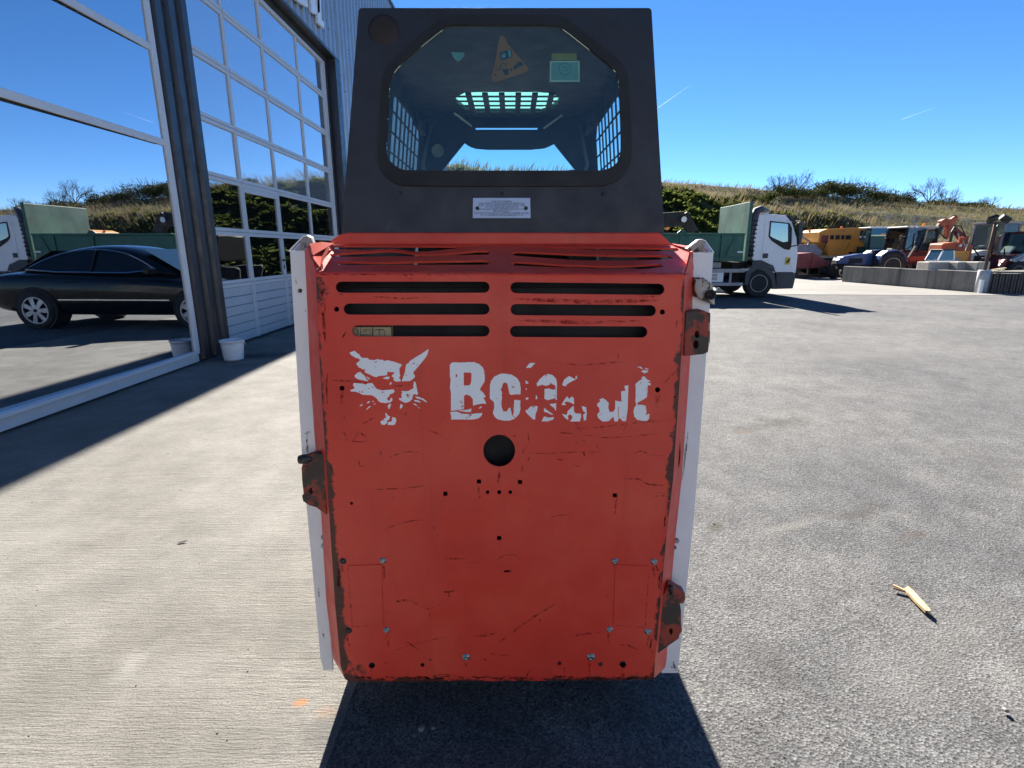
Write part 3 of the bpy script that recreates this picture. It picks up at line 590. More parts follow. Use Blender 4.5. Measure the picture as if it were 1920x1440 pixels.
for p, wd in [(r4([(660,750),(750,700),(790,690)]), 3), (r4([(900,1050),(1050,990),(1200,1000)]), 2), (r4([(1200,780),(1300,810),(1400,860)]), 3), (r5([(500,820),(640,830),(680,860),(670,960)]), 2.4), (r5([(700,830),(900,865),(1100,862),(1500,820)]), 2.5), (r5([(560,790),(900,770),(1300,722),(1540,712)]), 2.5), (r5([(20,840),(200,860)]), 3), (r5([(1450,390),(1580,260)]), 2.5), (r5([(510,190),(700,215),(1130,180)]), 3), (r5([(1050,30),(1055,230)]), 2), (r7([(60,1060),(300,880),(500,760)]), 4), (r7([(260,110),(290,60)]), 4), (r7([(600,1010),(830,980)]), 4), (r7([(0,1140),(160,1160)]), 4), (r6([(1400,1010),(1560,990)]), 6), (r6([(1180,430),(1330,430)]), 3), (r5([(640,690),(730,830)]), 2), (r5([(240,830),(250,900),(190,1000)]), 3), ([(960, 560), (1100, 566), (1240, 563)], 8), ([(970, 600), (1100, 605), (1200, 601)], 7), ([(700, 556), (760, 560), (800, 557)], 4), ([(1190, 555), (1235, 556)], 5)]:
    ribbon(bm2, p, wd, lambda a, b: T(a, b, .0005))
for x, y in ((643, 1060), (718, 1060), (654, 1190), (725, 1190), (1153, 1060), (1226, 1062), (1143, 1188), (1215, 1192), (874, 1242), (1108, 1242), (936, 880), (697, 1256), (1168, 1254), (641, 735), (1233, 740), (898, 909), (1153, 935)):
    for q in range(2): ribbon(bm2, [(x + random.uniform(-4, 4), y), (x + random.uniform(-3, 3), y + random.uniform(8, 30))], random.uniform(2, 5), lambda a, b: T(a, b, .00055))
# dark wear along the bend
for x in range(600, 1280, 14):
    if random.random() < .62: ribbon(bm1, [(x, 513 + random.uniform(0, 3)), (x + random.uniform(8, 26), 513 + random.uniform(0, 4))], random.uniform(2, 5), lambda a, b: T(a, b, .0028))
for x in range(650, 1225, 9):
    if random.random() < .75: ribbon(bm1, [(x, 1272 + random.uniform(-5, 2)), (x + random.uniform(8, 24), 1272 + random.uniform(-4, 2))], random.uniform(2, 6), lambda a, b: T(a, b, .0006))
tag(GT('scratches', bm1, SCR), None, kind='stuff'); tag(GT('scuffs', bm2, SCF), None, kind='stuff')
# raised pads and fasteners
for q in ([(653, 1060), (716, 1058), (718, 1171), (661, 1174)], [(1217, 1061), (1154, 1058), (1150, 1171), (1209, 1175)]):
    GT('pressed_pad', plate([q], lambda a, b: T(a, b, .0022), (0, .002, 0)), RED)
    bm = nb(); ribbon(bm, [q[0], q[3], q[2]], 2.2, lambda a, b: T(a, b, .0027)); GT('pad_groove', bm, SCF)
for x, y, r, m in [(643, 1052, 6, DKSTEEL), (718, 1051, 6, STEEL), (654, 1182, 6, DKSTEEL), (725, 1181, 6, STEEL), (1153, 1052, 6, STEEL), (1226, 1053, 6, STEEL), (1143, 1180, 6, STEEL), (1215, 1184, 6.5, STEEL), (874, 1232, 7.5, STEEL), (1108, 1232, 8, STEEL), (1126, 1245, 4, DKSTEEL)]:
    rr = r * 1.42e-3 * .85; bm = nb(); lathe(bm, [(rr * 1.25, 0), (rr * 1.25, -.0012), (rr, -.0014), (rr * .95, -.004), (rr * .7, -.0052), (rr * .35, -.0052), (rr * .3, -.003), (.0001, -.003)], T(x, y), 'y', 14)
    GT('bolt', bm, m, smooth=True)
# what shows behind the slots: radiator, coolant jug
L('radiator', bx((-.42, D + .05, .78), (.36, D + .075, 1.27)), BLACK)
jug = L('coolant_jug', bx((-.385, D + .02, 1.12), (-.29, D + .045, 1.18)), M('beige_label', (.42, .34, .20), .6, var=.1))
for body, px, py, sz in (('-37°C', 688, 623, .011), ('MM(D', 688, 632, .011)):
    me = text_mesh(body, sz, 'CENTER'); me.materials.append(BLACK); p = K(px, py, D + .0195); me.transform(Matrix.Translation(p) @ Matrix.Rotation(R(90), 4, 'X')); link('label_print', me, jug, world=True)
bm = nb()
for q in ([(676, 611), (676, 631)], [(699, 611), (699, 631)], [(701, 622), (704, 618), (719, 618), (721, 622), (721, 631)], [(711, 618), (711, 631)], [(663, 617), (669, 617), (672, 625), (666, 630)]): ribbon(bm, q, 1.6, lambda a, b: K(a, b, D + .0194))
L('label_lines', bm, BLACK, jug)
L('engine_bay', bx((-.455, D + .08, .30), (.392, 1.9, 1.29)), BLACK)
L('lower_frame', bx((-.45, D + .03, .22), (.385, 2.9, .5)), BLACK)
# white uprights (loader frame)
YU = D + .08
for side, front, peak in ((-1, [(543, 470), (578, 469), (590, 780), (603, 960), (625, 1257), (606, 1257), (600, 1230), (566, 860)], [(542, 471), (568, 444), (576, 442), (584, 446), (592, 466), (590, 472)]),
                          (1, [(1300, 474), (1338, 473), (1322, 700), (1302, 960), (1271, 1262), (1240, 1262), (1246, 1240), (1270, 960), (1286, 780)], [(1288, 466), (1309, 450), (1316, 449), (1322, 452), (1338, 474), (1296, 475)])):
    holes = [circ(562, 545, 4, 12)] if side < 0 else [circ(1265, 1027, 3.5, 12)]
    up = L('frame_upright', plate([front] + holes, lambda a, b: K(a, b, YU), (0, .006, 0)), WHITE, bevel=.002)
    xo = K(543, 470, YU).x + .003 if side < 0 else K(1338, 473, YU).x - .003
    prof = [(YU + .007, .22), (YU + .007, 1.355), (YU + .07, 1.385), (YU + .16, 1.33), (1.8, 1.2), (2.6, .9), (2.95, .5), (2.95, .22)]
    L('side_plate', pr(prof, 'x', xo, xo - side * .006), WHITE, up)
    bmp = plate([peak], lambda a, b: K(a, b, YU + .05), (0, .006, 0)); L('lift_pivot_plate', bmp, M('pitted_white', (.33, .32, .29), .8, var=.2, wear=.52, wcol=(.07, .055, .04), wscale=60), up)
    cap = nb(); pk = [K(a, b, YU + .05) for a, b in peak[:-1]]
    for a, b in zip(pk, pk[1:]):
        v = [cap.verts.new(q) for q in (a + Vector((0, -.003, 0)), b + Vector((0, -.003, 0)), b + Vector((0, .012, 0)), a + Vector((0, .012, 0)))]; cap.faces.new(v)
    o_ = L('pivot_cap', cap, WHITE, up); sd = o_.modifiers.new('t', 'SOLIDIFY'); sd.thickness = .0024; sd.offset = 0
    L('hole_shade', bx((min(xo, xo - side * .09), YU + .02, .25), (max(xo, xo - side * .09), YU + .024, 1.3)), BLACK, up)  # black sheet added behind the holes so no bright ground shows through
    L('lift_arm', beam(nb(), (xo - side * .03, YU + .12, 1.27), (xo - side * .03, 2.95, .62), .05, .12), WHITE, bevel=.01)
for x, y, r in ((607, 1007, 5), (607, 1023, 5), (1268, 1013, 5.5)):
    L('bolt', lathe(nb(), [(r * 1.5e-3, 0), (r * 1.5e-3, -.004), (r * 1.1e-3, -.006), (.0001, -.006)], K(x, y, YU), 'y', 6), STEEL)
sb = nb(); ribbon(sb, [(576, 812), (575, 830), (577, 855)], 5, lambda a, b: K(a, b, YU - .0008)); ribbon(sb, [(571, 814), (578, 810), (584, 811)], 3.4, lambda a, b: K(a, b, YU - .0008))
for q, wd in (([(1324, 518), (1327, 512)], 3), ([(1290, 810), (1283, 870), (1279, 900)], 3), ([(1281, 830), (1273, 910)], 2.5), ([(1262, 1240), (1266, 1252)], 5), ([(1258, 1250), (1270, 1256)], 6), ([(572, 580), (573, 584)], 3), ([(553, 520), (556, 532)], 2), ([(586, 970), (588, 975)], 3), ([(597, 1100), (599, 1130)], 2), ([(605, 1180), (607, 1200)], 3)): ribbon(sb, q, wd, lambda a, b: K(a, b, YU - .0008))
tag(L('frame_scratches', sb, SCR), None, kind='stuff')
# latch bracket (left), hinges (right)
lat = L('latch_bracket', plate([[(571, 856), (590, 850), (608, 853), (611, 880), (613, 905), (611, 950), (613, 966), (604, 960), (592, 951), (580, 948), (568, 940), (566, 930), (569, 926), (566, 900), (565, 878)], circ(583, 921, 3.5, 10, 6)], lambda a, b: K(a, b, D + .018), (0, .022, 0)), WORN, bevel=.003)
L('latch_pin', tb([K(561, 862, D + .02), K(570, 861, D + .02), K(592, 857, D + .03)], [.011, .013, .01], 10), DKSTEEL, lat, smooth=True)
hg = L('hinge_bracket', plate([[(1286, 584), (1322, 583), (1328, 586), (1330, 600), (1328, 660), (1320, 664), (1283, 668), (1284, 620)], circ(1307, 627, 4, 12, 7), circ(1305, 646, 5, 12, 8)], lambda a, b: K(a, b, D + .012), (0, .05, 0)), WORN, bevel=.006)
L('hinge_back', bx((K(1290, 600, 1.3).x, D + .05, K(1290, 660, D).z), (K(1320, 600, 1.3).x, D + .058, K(1290, 590, D).z)), RED, hg)
L('hinge_plate', plate([[(1326, 590), (1332, 587), (1331, 640), (1328, 656), (1324, 656)]], lambda a, b: K(a, b, D + .035), (0, .012, 0)), M('chipped_white_edge', (.5, .48, .42), .7, wear=.5, wscale=40), hg)
lg = L('lower_hinge', plate([[(1254, 1096), (1262, 1100), (1272, 1106), (1284, 1112), (1285, 1124), (1281, 1131), (1275, 1132), (1277, 1145), (1277, 1168), (1279, 1184), (1274, 1190), (1273, 1197), (1228, 1229), (1226, 1222), (1234, 1190), (1238, 1160), (1242, 1120)], circ(1258, 1184, 3.5, 10, 6)], lambda a, b: K(a, b, D + .015), (0, .03, 0)), WORN, bevel=.004)
L('hinge_pin', tb([K(1258, 1098, D + .01), K(1259, 1113, D + .01)], .006, 10), DKSTEEL, lg, smooth=True)
tl = L('tail_lamp_bracket', plate([[(1303, 522), (1311, 524), (1318, 520), (1336, 532), (1339, 548), (1341, 572), (1322, 565), (1312, 560), (1303, 545)]], lambda a, b: K(a, b, YU - .02), (0, .016, 0)), M('dirty_lamp_plastic', (.45, .42, .36), .55, var=.3, scale=30, wear=.55, wscale=40), bevel=.003)
L('lamp_socket', lathe(nb(), [(.011, .0), (.0125, -.012), (.010, -.015), (.008, -.008), (.0001, -.006)], K(1330, 552, YU - .021), 'y', 16), DKSTEEL, tl, smooth=True)
L('lamp_back', plate([[(1298, 520), (1312, 520), (1308, 545), (1316, 560), (1300, 556)]], lambda a, b: K(a, b, YU - .004), (0, .003, 0)), RUST, tl)
ob = nb(); plate([circ(1270, 848, 6, 16, 32)], lambda a, b: K(a, b, D + .036), (0, .004, 0), ob); L('flange_hole', ob, BLACK)
# wheels
for wx in (-.45, .38):
    for wy in (1.82, 2.72):
        wo = L('wheel', lathe(nb(), [(.2, -.095), (.33, -.095), (.365, -.07), (.37, 0), (.365, .07), (.33, .095), (.2, .095)], (wx, wy, .372), 'x', 32), RUBBER, smooth=True)
        L('rim', lathe(nb(), [(.0001, -.06), (.1, -.06), (.12, -.09), (.205, -.093), (.205, .093), (.12, .09), (.1, .06), (.0001, .06)], (wx, wy, .372), 'x', 24), WHITE, wo, smooth=True)
# ---- cab
YB, YT = 1.50, 1.56
ZB, ZT = K(940, 437, YB).z, K(940, 15, YT).z
cn = Vector((0, -(ZT - ZB), YT - YB)).normalized(); CP0 = K(940, 437, YB)
def CB(px, py, d=0): return PL(px, py, CP0, cn) + cn * d     # on the rear cab panel
zc = lambda p: [(640 + x / 3.097, y / 3.097) for x, y in p]
glass_o = zc([(262, 880), (272, 640), (282, 480), (300, 430), (345, 375), (460, 275), (590, 170), (625, 155), (680, 150), (1220, 150), (1265, 158), (1300, 178), (1440, 290), (1585, 405), (1604, 440), (1612, 500), (1620, 700), (1625, 880), (1610, 935), (1575, 972), (1520, 992), (1480, 994), (400, 994), (350, 988), (300, 955), (272, 920)])
seal_o = zc([(212, 900), (226, 640), (238, 470), (255, 405), (300, 345), (430, 235), (560, 125), (610, 102), (680, 94), (1220, 94), (1280, 104), (1330, 128), (1480, 250), (1630, 370), (1658, 430), (1668, 500), (1678, 700), (1686, 900), (1668, 980), (1620, 1045), (1540, 1078), (1480, 1084), (390, 1084), (310, 1070), (245, 1020), (218, 960)])
def chk(p, n=2):
    for _ in range(n): p = [q for (x0, y0), (x1, y1) in zip(p, p[1:] + p[:1]) for q in ((x0 * .75 + x1 * .25, y0 * .75 + y1 * .25), (x0 * .25 + x1 * .75, y0 * .25 + y1 * .75))]
    return p
glass_o, seal_o = chk(glass_o), chk(seal_o)
cab = L('cab', plate([[(640, 437), (672, 19), (675, 15.5), (679, 14.5), (1216, 14.5), (1220, 16), (1222, 20), (1246, 437)], glass_o], CB, (0, .006, 0)), CABB, bevel=.0025)
cab['label'] = 'black roll-over cab with rounded rear window'
def CA(name, bm, mat, par=None, **k): return L(name, bm, mat, par or cab, **k)
CA('window_seal', plate([seal_o, glass_o], lambda a, b: CB(a, b, .007), cn * -.0065), SEAL, bevel=.003)
rw = CA('rear_window', plate([glass_o], lambda a, b: CB(a, b, .001), cn * -.003), CABGL)
CA('round_cap', lathe(nb(), [(.0001, -.003), (.034, -.003), (.040, -.001), (.041, .006)], CB(720, 60), 'y', 28), M('dark_red_rubber', (.018, .011, .011), .6), smooth=True)
for x, y in ((751, 362), (941, 363), (1130, 364)): CA('screw', lathe(nb(), [(.0001, -.003), (.003, -.003), (.0045, 0)], CB(x, y), 'y', 10), SEAL)
pl = CA('data_plate', plate([[(887, 371.5), (994, 371.5), (995, 409), (886.5, 409)], circ(895, 390.5, 3.8, 14), circ(986, 390.5, 4, 14)], lambda a, b: CB(a, b, .002), cn * -.0016), M('pale_blue_plate', (.40, .50, .66), .4, .2, var=.05, scale=20))
lines = ['BOBCAT COMPANY', 'WEST FARGO, NORTH DAKOTA 58078 U.S.A.', 'ROPS - ROLLOVER PROTECTIVE STRUCTURE', 'ISO 3471 AND SAE J1040 MAY 94', 'FOPS-FALLING OBJECT PROTECTIVE STRUCTURE', 'ISO 3449 LEVEL 1', 'CERTIFIED FOR BOBCAT COMPACT LOADER MODELS', 'UP TO MAXIMUM 2000 kg (4400 lbs) G.V.W.']
for i, t_ in enumerate(lines):
    me = text_mesh(t_, .0062); me.materials.append(M('navy_print', (.02, .03, .07), .6)); p = CB(941, 379.5 + i * 3.65, .0024)
    me.transform(Matrix.Translation(p) @ Matrix.Rotation(R(90), 4, 'X')); link('plate_print', me, pl, world=True)
# cab shell: side walls with meshed windows, roof with barred skylight, front header
def cx(side, z):   # outer x of the cab side at a height (tapers upwards)
    t = (z - ZB) / (ZT - ZB); a, b = (CB(640, 437).x, CB(672, 15).x) if side < 0 else (CB(1246, 437).x, CB(1222, 15).x)
    return a + (b - a) * t
YF = 2.62
for s_ in (-1, 1):
    mp = lambda y, z: Vector((cx(s_, z) - s_ * .002, y, z))
    holes = [[(1.95, 1.50), (2.48, 1.50), (2.52, 1.54), (2.52, 1.83), (2.48, 1.87), (2.0, 1.87), (1.95, 1.83)], [(1.66, 1.52), (1.86, 1.52), (1.88, 1.85), (1.68, 1.85)]]
    yb_ = lambda z: 1.508 + (z - ZB) / (ZT - ZB) * .06
    CA('side_wall', plate([[(yb_(ZB), ZB - .25), (YF, ZB - .25), (YF, ZT), (yb_(ZT), ZT)]] + holes, mp, (-s_ * .006, 0, 0)), CABB)
    for k in range(7): CA('mesh_bar', beam(nb(), mp(1.99 + k * .075, 1.49), mp(1.99 + k * .075, 1.88), .006, .006), CABB)
    for k in range(5): CA('mesh_bar', beam(nb(), mp(1.94, 1.56 + k * .065), mp(2.53, 1.56 + k * .065), .005, .005), CABB)
    CA('side_pane', plate([holes[1]], lambda y, z: mp(y, z) - Vector((s_ * .004, 0, 0)), (-s_ * .002, 0, 0)), CLEARV)
CA('gauge', lathe(nb(), [(.0001, -.004), (.02, -.004), (.024, -.008), (.028, -.008), (.028, 0)], K(821, 283, YF - .002), 'y', 20), M('grey_gauge', (.3, .31, .3), .5), smooth=True)
xa, xb = cx(-1, ZT), cx(1, ZT)
sky_h = [(-.225, 2.38), (-.22, 2.30), (-.18, 2.235), (-.13, 2.225), (.09, 2.225), (.15, 2.24), (.185, 2.30), (.185, 2.40), (.16, 2.50), (.12, 2.54), (-.15, 2.54), (-.20, 2.49)]
CA('roof', plate([[(xa, 1.562), (xb, 1.562), (xb, YF + .06), (xa, YF + .06)], sky_h], lambda x, y: Vector((x, y, ZT - .004)), (0, 0, -.02)), CABB, bevel=.004)
GPN = NT('green_skylight'); GPN.t.nodes.remove(GPN.b); g1 = GPN.n('ShaderNodeBsdfTransparent'); g1.inputs[0].default_value = (.62, 1, .8, 1); g2 = GPN.n('ShaderNodeBsdfTranslucent'); g2.inputs[0].default_value = (.45, .95, .68, 1); g3 = GPN.n('ShaderNodeMixShader'); g3.inputs[0].default_value = .42
GPN.l(g1.outputs[0], g3.inputs[1]); GPN.l(g2.outputs[0], g3.inputs[2]); GPN.l(g3.outputs[0], GPN.out.inputs[0])
CA('skylight_pane', ([(-.26, 2.19, ZT - .0395), (.22, 2.19, ZT - .0395), (.22, 2.57, ZT - .0395), (-.26, 2.57, ZT - .0395)], [(0, 1, 2, 3)]), GPN.m).location.z = .038
for k in range(6): CA('skylight_bar', bx((-.165 + k * .063 - .011, 2.215, ZT - .034), (-.165 + k * .063 + .011, 2.55, ZT - .026)), CABB)
for k in range(4): CA('skylight_bar', bx((-.24, 2.285 + k * .068 - .006, ZT - .025), (.2, 2.285 + k * .068 + .006, ZT - .0245 + .004)), CABB)
hz = lambda a, b: K(a, b, YF)
op = [K(x, y, YF) for x, y in zc([(560, 1020), (585, 990), (715, 830), (745, 850), (780, 862), (850, 868), (1100, 868), (1180, 860), (1210, 848), (1235, 835), (1360, 990), (1385, 1020)])]
op = [(v.x, v.z) for v in op]; op = op[1:-1] + [(op[-1][0], 1.45), (op[0][0], 1.45)]
CA('front_panel', plate([[(xa, ZT - .02), (xb, ZT - .02), (cx(1, ZB), ZB - .2), (cx(-1, ZB), ZB - .2)], op, [(-.165, 1.895), (.115, 1.895), (.115, 1.886), (-.165, 1.886)]], lambda x, z: Vector((x, YF, z)), (0, .012, 0)), BLACK)
for q in ([K(851, 212, 2.3), K(884, 236, 2.45)], [K(1055, 215, 2.3), K(1020, 240, 2.45)]): CA('seat_bar_strut', tb(q, .004, 6), STEEL)
CA('cab_floor', bx((-.4, 1.55, .75), (.34, YF, .8)), BLACK)
st_ = CA('seat_back', bx((-.24, 1.72, .8), (.18, 1.82, 1.52)), BLACK, bevel=.04)
for s_ in (-1, 1):      # control levers, cables and grab handles inside
    lx = -.03 + s_ * .25
    CA('control_lever', tb([(lx, 2.2, 1.2), (lx + s_ * .02, 2.25, 1.5), (lx + s_ * .01, 2.22, 1.66)], [.012, .012, .02], 8), BLACK, smooth=True)
    CA('cable', tb([(lx + s_ * .08, 2.58, 1.9), (lx + s_ * .11, 2.5, 1.72), (lx + s_ * .06, 2.56, 1.55), (lx + s_ * .1, 2.58, 1.42)], .008, 6), M('grey_cable', (.12, .12, .12), .5), smooth=True)
    CA('grab_handle', tb([(lx + s_ * .1, 2.3, 1.90), (lx + s_ * .1, 2.3, 1.84), (lx + s_ * .1, 2.48, 1.84), (lx + s_ * .1, 2.48, 1.90)], .01, 8), BLACK)
# stickers on the rear window
def st(name, q, mat, d=.0017, par=None): return CA(name, plate([q], lambda a, b: CB(a, b, -.0045 - d), cn * -.0006), mat, par or rw)
zs = lambda p: [(820 + x / 6.62, 40 + y / 6.62) for x, y in p]
ORG = M('orange_tag', (.52, .20, .06), .6, var=.06); TEAL = M('pale_teal_sticker', (.24, .46, .50), .6, var=.05); YEL = M('mustard_sticker', (.36, .30, .07), .6); WST = M('white_sticker', (.6, .7, .68), .6); NAVY = M('navy_sticker_print', (.03, .05, .07), .6)
wt = st('warning_tag', zs([(770, 190), (800, 160), (850, 200), (870, 260), (1125, 560), (1130, 600), (1100, 620), (720, 745), (680, 735), (668, 700), (730, 420), (755, 260)]), ORG, .001)
for q in ([(772, 375), (920, 335), (930, 430), (785, 475)], [(800, 585), (880, 580), (880, 655), (835, 655)], [(705, 640), (735, 645), (730, 668), (708, 665)], [(905, 575), (935, 580), (925, 610), (908, 600)], [(940, 560), (1000, 500), (1040, 490), (1070, 530), (1000, 560), (960, 590)]):
    st('tag_print', zs(q), NAVY, .0003, wt)
bm = nb(); ribbon(bm, zs([(730, 540), (725, 590), (760, 600), (790, 550), (800, 510), (850, 520), (855, 560)]), 1.8, lambda a, b: CB(a, b, -.0046)); CA('tag_outline', bm, NAVY, wt)
st('tag_print', zs([(875, 355), (910, 345), (918, 425), (885, 435)]), TEAL, .0001, wt); st('tag_print', zs([(800, 395), (850, 385), (845, 440), (795, 450)]), TEAL, .0001, wt)
s1 = st('round_seal_sticker', zs([(1400, 480), (1770, 478), (1772, 740), (1395, 742)]), WST, .0012); st('sticker_field', zs([(1420, 500), (1750, 498), (1752, 715), (1415, 718)]), TEAL, .0005, s1); st('sticker_strip', zs([(1420, 385), (1732, 385), (1732, 470), (1420, 470)]), YEL, .0008, s1)
bm = nb(); ribbon(bm, zs([(1585 + 75 * math.cos(a), 580 + 75 * math.sin(a)) for a in [k * .45 for k in range(15)]]), 2.4, lambda a, b: CB(a, b, -.0046)); ribbon(bm, zs([(1550, 570), (1600, 560), (1620, 590), (1570, 610)]), 2.5, lambda a, b: CB(a, b, -.0046)); CA('seal_print', bm, M('teal_print', (.08, .3, .36), .6), s1)
st('shield_sticker', zs([(165, 370), (330, 375), (335, 410), (290, 470), (250, 488), (200, 440)]), TEAL, .001)

# ================================================================== VEHICLES AND MACHINES (built in their own space, +x = their front)
def A(par, name, bm, mat, **k): return obj(name, bm, mat, par, **k)
def wheel(par, x, y, r, wd, rimmat, z=None, rimr=.56, lugs=0, holes=8):
    z = r if z is None else z; s_ = 1 if y > 0 else -1
    h = wd / 2
    t = A(par, 'wheel', lathe(nb(), [(r * rimr, -h * .9), (r * .9, -h), (r * .985, -h * .75), (r, -h * .3), (r, h * .3), (r * .985, h * .75), (r * .9, h), (r * rimr, h * .9)], (x, y, z), 'y', 28), RUBBER, smooth=True)
    if lugs:
        bm = nb()
        for k in range(lugs):
            a = 2 * math.pi * k / lugs; c = Vector((x + math.cos(a) * r, y, z + math.sin(a) * r)); t_ = Vector((-math.sin(a), 0, math.cos(a)))
            for q in (-1, 1): beam(bm, c + Vector((0, q * h * .05, 0)), c + Vector((0, q * h * .95, 0)) + t_ * r * .13, r * .09, r * .08)
        A(t, 'tread_lugs', bm, RUBBER)
    bm = lathe(nb(), [(.0001, s_ * h * .35), (r * .2, s_ * h * .45), (r * .24, s_ * h * .2), (r * rimr * .8, s_ * h * .15), (r * rimr * .92, s_ * h * .85), (r * rimr * 1.02, s_ * h * .95), (r * rimr * 1.0, -s_ * h * .8), (.0001, -s_ * h * .8)], (x, y, z), 'y', 24)
    A(t, 'rim', bm, rimmat, smooth=True)
    if holes:
        hb_ = nb()
        for k in range(holes):
            a = 2 * math.pi * k / holes; lathe(hb_, [(r * .055, s_ * h * .22), (r * .055, s_ * h * .235), (.0001, s_ * h * .235)], (x + math.cos(a) * r * rimr * .62, y, z + math.sin(a) * r * rimr * .62), 'y', 10)
        A(t, 'rim_hole', hb_, BLACK)
    return t
GRN = M('tipper_green', (.020, .12, .080), .5, var=.2, scale=2, wear=.70, wcol=(.1, .06, .035), wscale=9)
GRNP = M('faded_green_board', (.32, .42, .33), .55, var=.3, scale=1.6, wear=.72, wcol=(.4, .42, .36), wscale=5)
PLAST = M('dark_grey_plastic', (.055, .06, .068), .6, var=.12)
GREYM = M('grey_metal', (.30, .31, .32), .5, .3, var=.15)
AMBER = M('amber_lens', (.8, .22, .02), .3)
YELS = M('yellow_sticker', (.65, .48, .05), .5, var=.05)

# ---- tipper truck, broadside, front to the right
trk = thing('tipper_truck', 'white cab lorry with green tipper body parked across the yard', 'truck', (7.18, 16.85, 0))
def t(px, py, dy=0): q = K(px, py, 15.73 + dy); return (q.x - 7.18, q.z)
yN = -1.12                      # near side in truck space
cabp = [t(1412, 488), t(1408, 470), t(1424, 402), t(1440, 400), t(1476, 404), t(1486, 418), t(1496, 455), t(1497, 478), t(1493, 512), t(1450, 512), t(1445, 498), t(1430, 490)]
A(trk, 'cab', pr(cabp, 'y', yN + .02, 1.1), WHITE2, bevel=.03)
dr = A(trk, 'door', plate([[t(1436, 410), t(1484, 414), t(1487, 445), t(1488, 508), t(1456, 508), t(1448, 494), t(1428, 488)]], lambda x, z: Vector((x, yN + .008, z)), (0, .02, 0)), WHITE2, bevel=.006)
A(dr, 'window', plate([[t(1444, 414), t(1480, 418), t(1485, 428), t(1484, 462), t(1480, 469), t(1470, 467), t(1447, 452), t(1441, 444)]], lambda x, z: Vector((x, yN - .004, z)), (0, .01, 0)), SEAL, bevel=.004)
A(dr, 'pane', plate([[t(1446, 417), t(1478, 420), t(1481.5, 430), t(1482, 452), t(1468, 454), t(1449, 446), t(1444, 442)]], lambda x, z: Vector((x, yN - .008, z)), (0, .003, 0)), mat_glass_mirror('cab_side_glass', .22, (.8, .95, 1), .03, .02, (.06, .11, .12)))
A(dr, 'door_handle', bx((t(1430, 480)[0], yN - .004, t(1430, 484)[1]), (t(1440, 480)[0], yN + .004, t(1430, 475)[1])), PLAST, bevel=.01)
sk = A(dr, 'hazard_sticker', plate([[t(1473, 482), t(1483, 483), t(1481, 496), t(1471, 496)]], lambda x, z: Vector((x, yN + .003, z)), (0, .003, 0)), YELS)
A(sk, 'sticker_print', plate([[t(1474, 492), t(1480, 484), t(1481, 488), t(1476, 494)]], lambda x, z: Vector((x, yN + .001, z)), (0, .001, 0)), BLACK)
A(trk, 'windscreen', pr([t(1487.5, 420), t(1490, 418), t(1498.5, 452), t(1496, 455)], 'y', yN + .12, 1.0), VGLASS)
A(trk, 'sun_visor', pr([t(1476, 402), t(1486, 405), t(1492, 417), t(1488, 415)], 'y', yN, 1.12), PLAST)
A(trk, 'bumper', pr([t(1455, 510), t(1488, 510), t(1492, 520), t(1487, 541), t(1455, 542)], 'y', yN - .01, 1.12), PLAST, bevel=.03)
A(trk, 'front_grille', pr([t(1494, 460), t(1499, 464), t(1496, 508), t(1491, 508)], 'y', yN + .12, 1.0), PLAST)
arch = [t(1396, 535), t(1398, 512), t(1408, 500), t(1422, 495), t(1440, 500), t(1452, 514), t(1456, 542), t(1448, 542), t(1446, 524), t(1434, 509), t(1420, 505), t(1408, 513), t(1402, 535)]
A(trk, 'wheel_arch', pr(arch, 'y', yN - .005, yN + .5), PLAST, bevel=.008)
A(trk, 'step_panel', pr([t(1412, 488), t(1428, 488), t(1450, 498), t(1455, 512), t(1440, 501), t(1420, 496), t(1410, 499)], 'y', yN + .0, yN + .06), PLAST)
mir = A(trk, 'mirror', pr([t(1487, 418), t(1496, 417), t(1495, 440), t(1491, 458), t(1487, 458)], 'y', yN - .32, yN - .18), PLAST, bevel=.02)
A(mir, 'mirror_arm', tb([(t(1486, 414)[0], yN, t(1486, 414)[1]), (t(1492, 416)[0], yN - .25, t(1492, 416)[1])], .015, 6), PLAST); A(mir, 'mirror_arm', tb([(t(1484, 462)[0], yN, t(1484, 462)[1]), (t(1490, 459)[0], yN - .25, t(1490, 459)[1])], .015, 6), PLAST)
st1 = A(trk, 'intake_stack', tb([(t(x, y)[0], yN + o, t(x, y)[1]) for x, y, o in ((1408, 482, .1), (1411, 440, .1), (1417, 408, .1), (1422, 396, .14), (1434, 391, .25), (1455, 394, .5))], [.11, .11, .115, .115, .1, .07], 10), PLAST, smooth=True)
for k in range(9): A(st1, 'bellows_ring', lathe(nb(), [(.115, -.02), (.125, 0), (.115, .02)], (t(1408.5 + k, 478 - k * 8)[0], yN + .1, t(1400, 478 - k * 8)[1]), 'z', 12), SEAL)
A(trk, 'beacon', lathe(nb(), [(.05, 0), (.05, .09), (.03, .12), (.0001, .12)], (t(1458, 398)[0], 0, t(1458, 401)[1]), 'z', 12), AMBER)
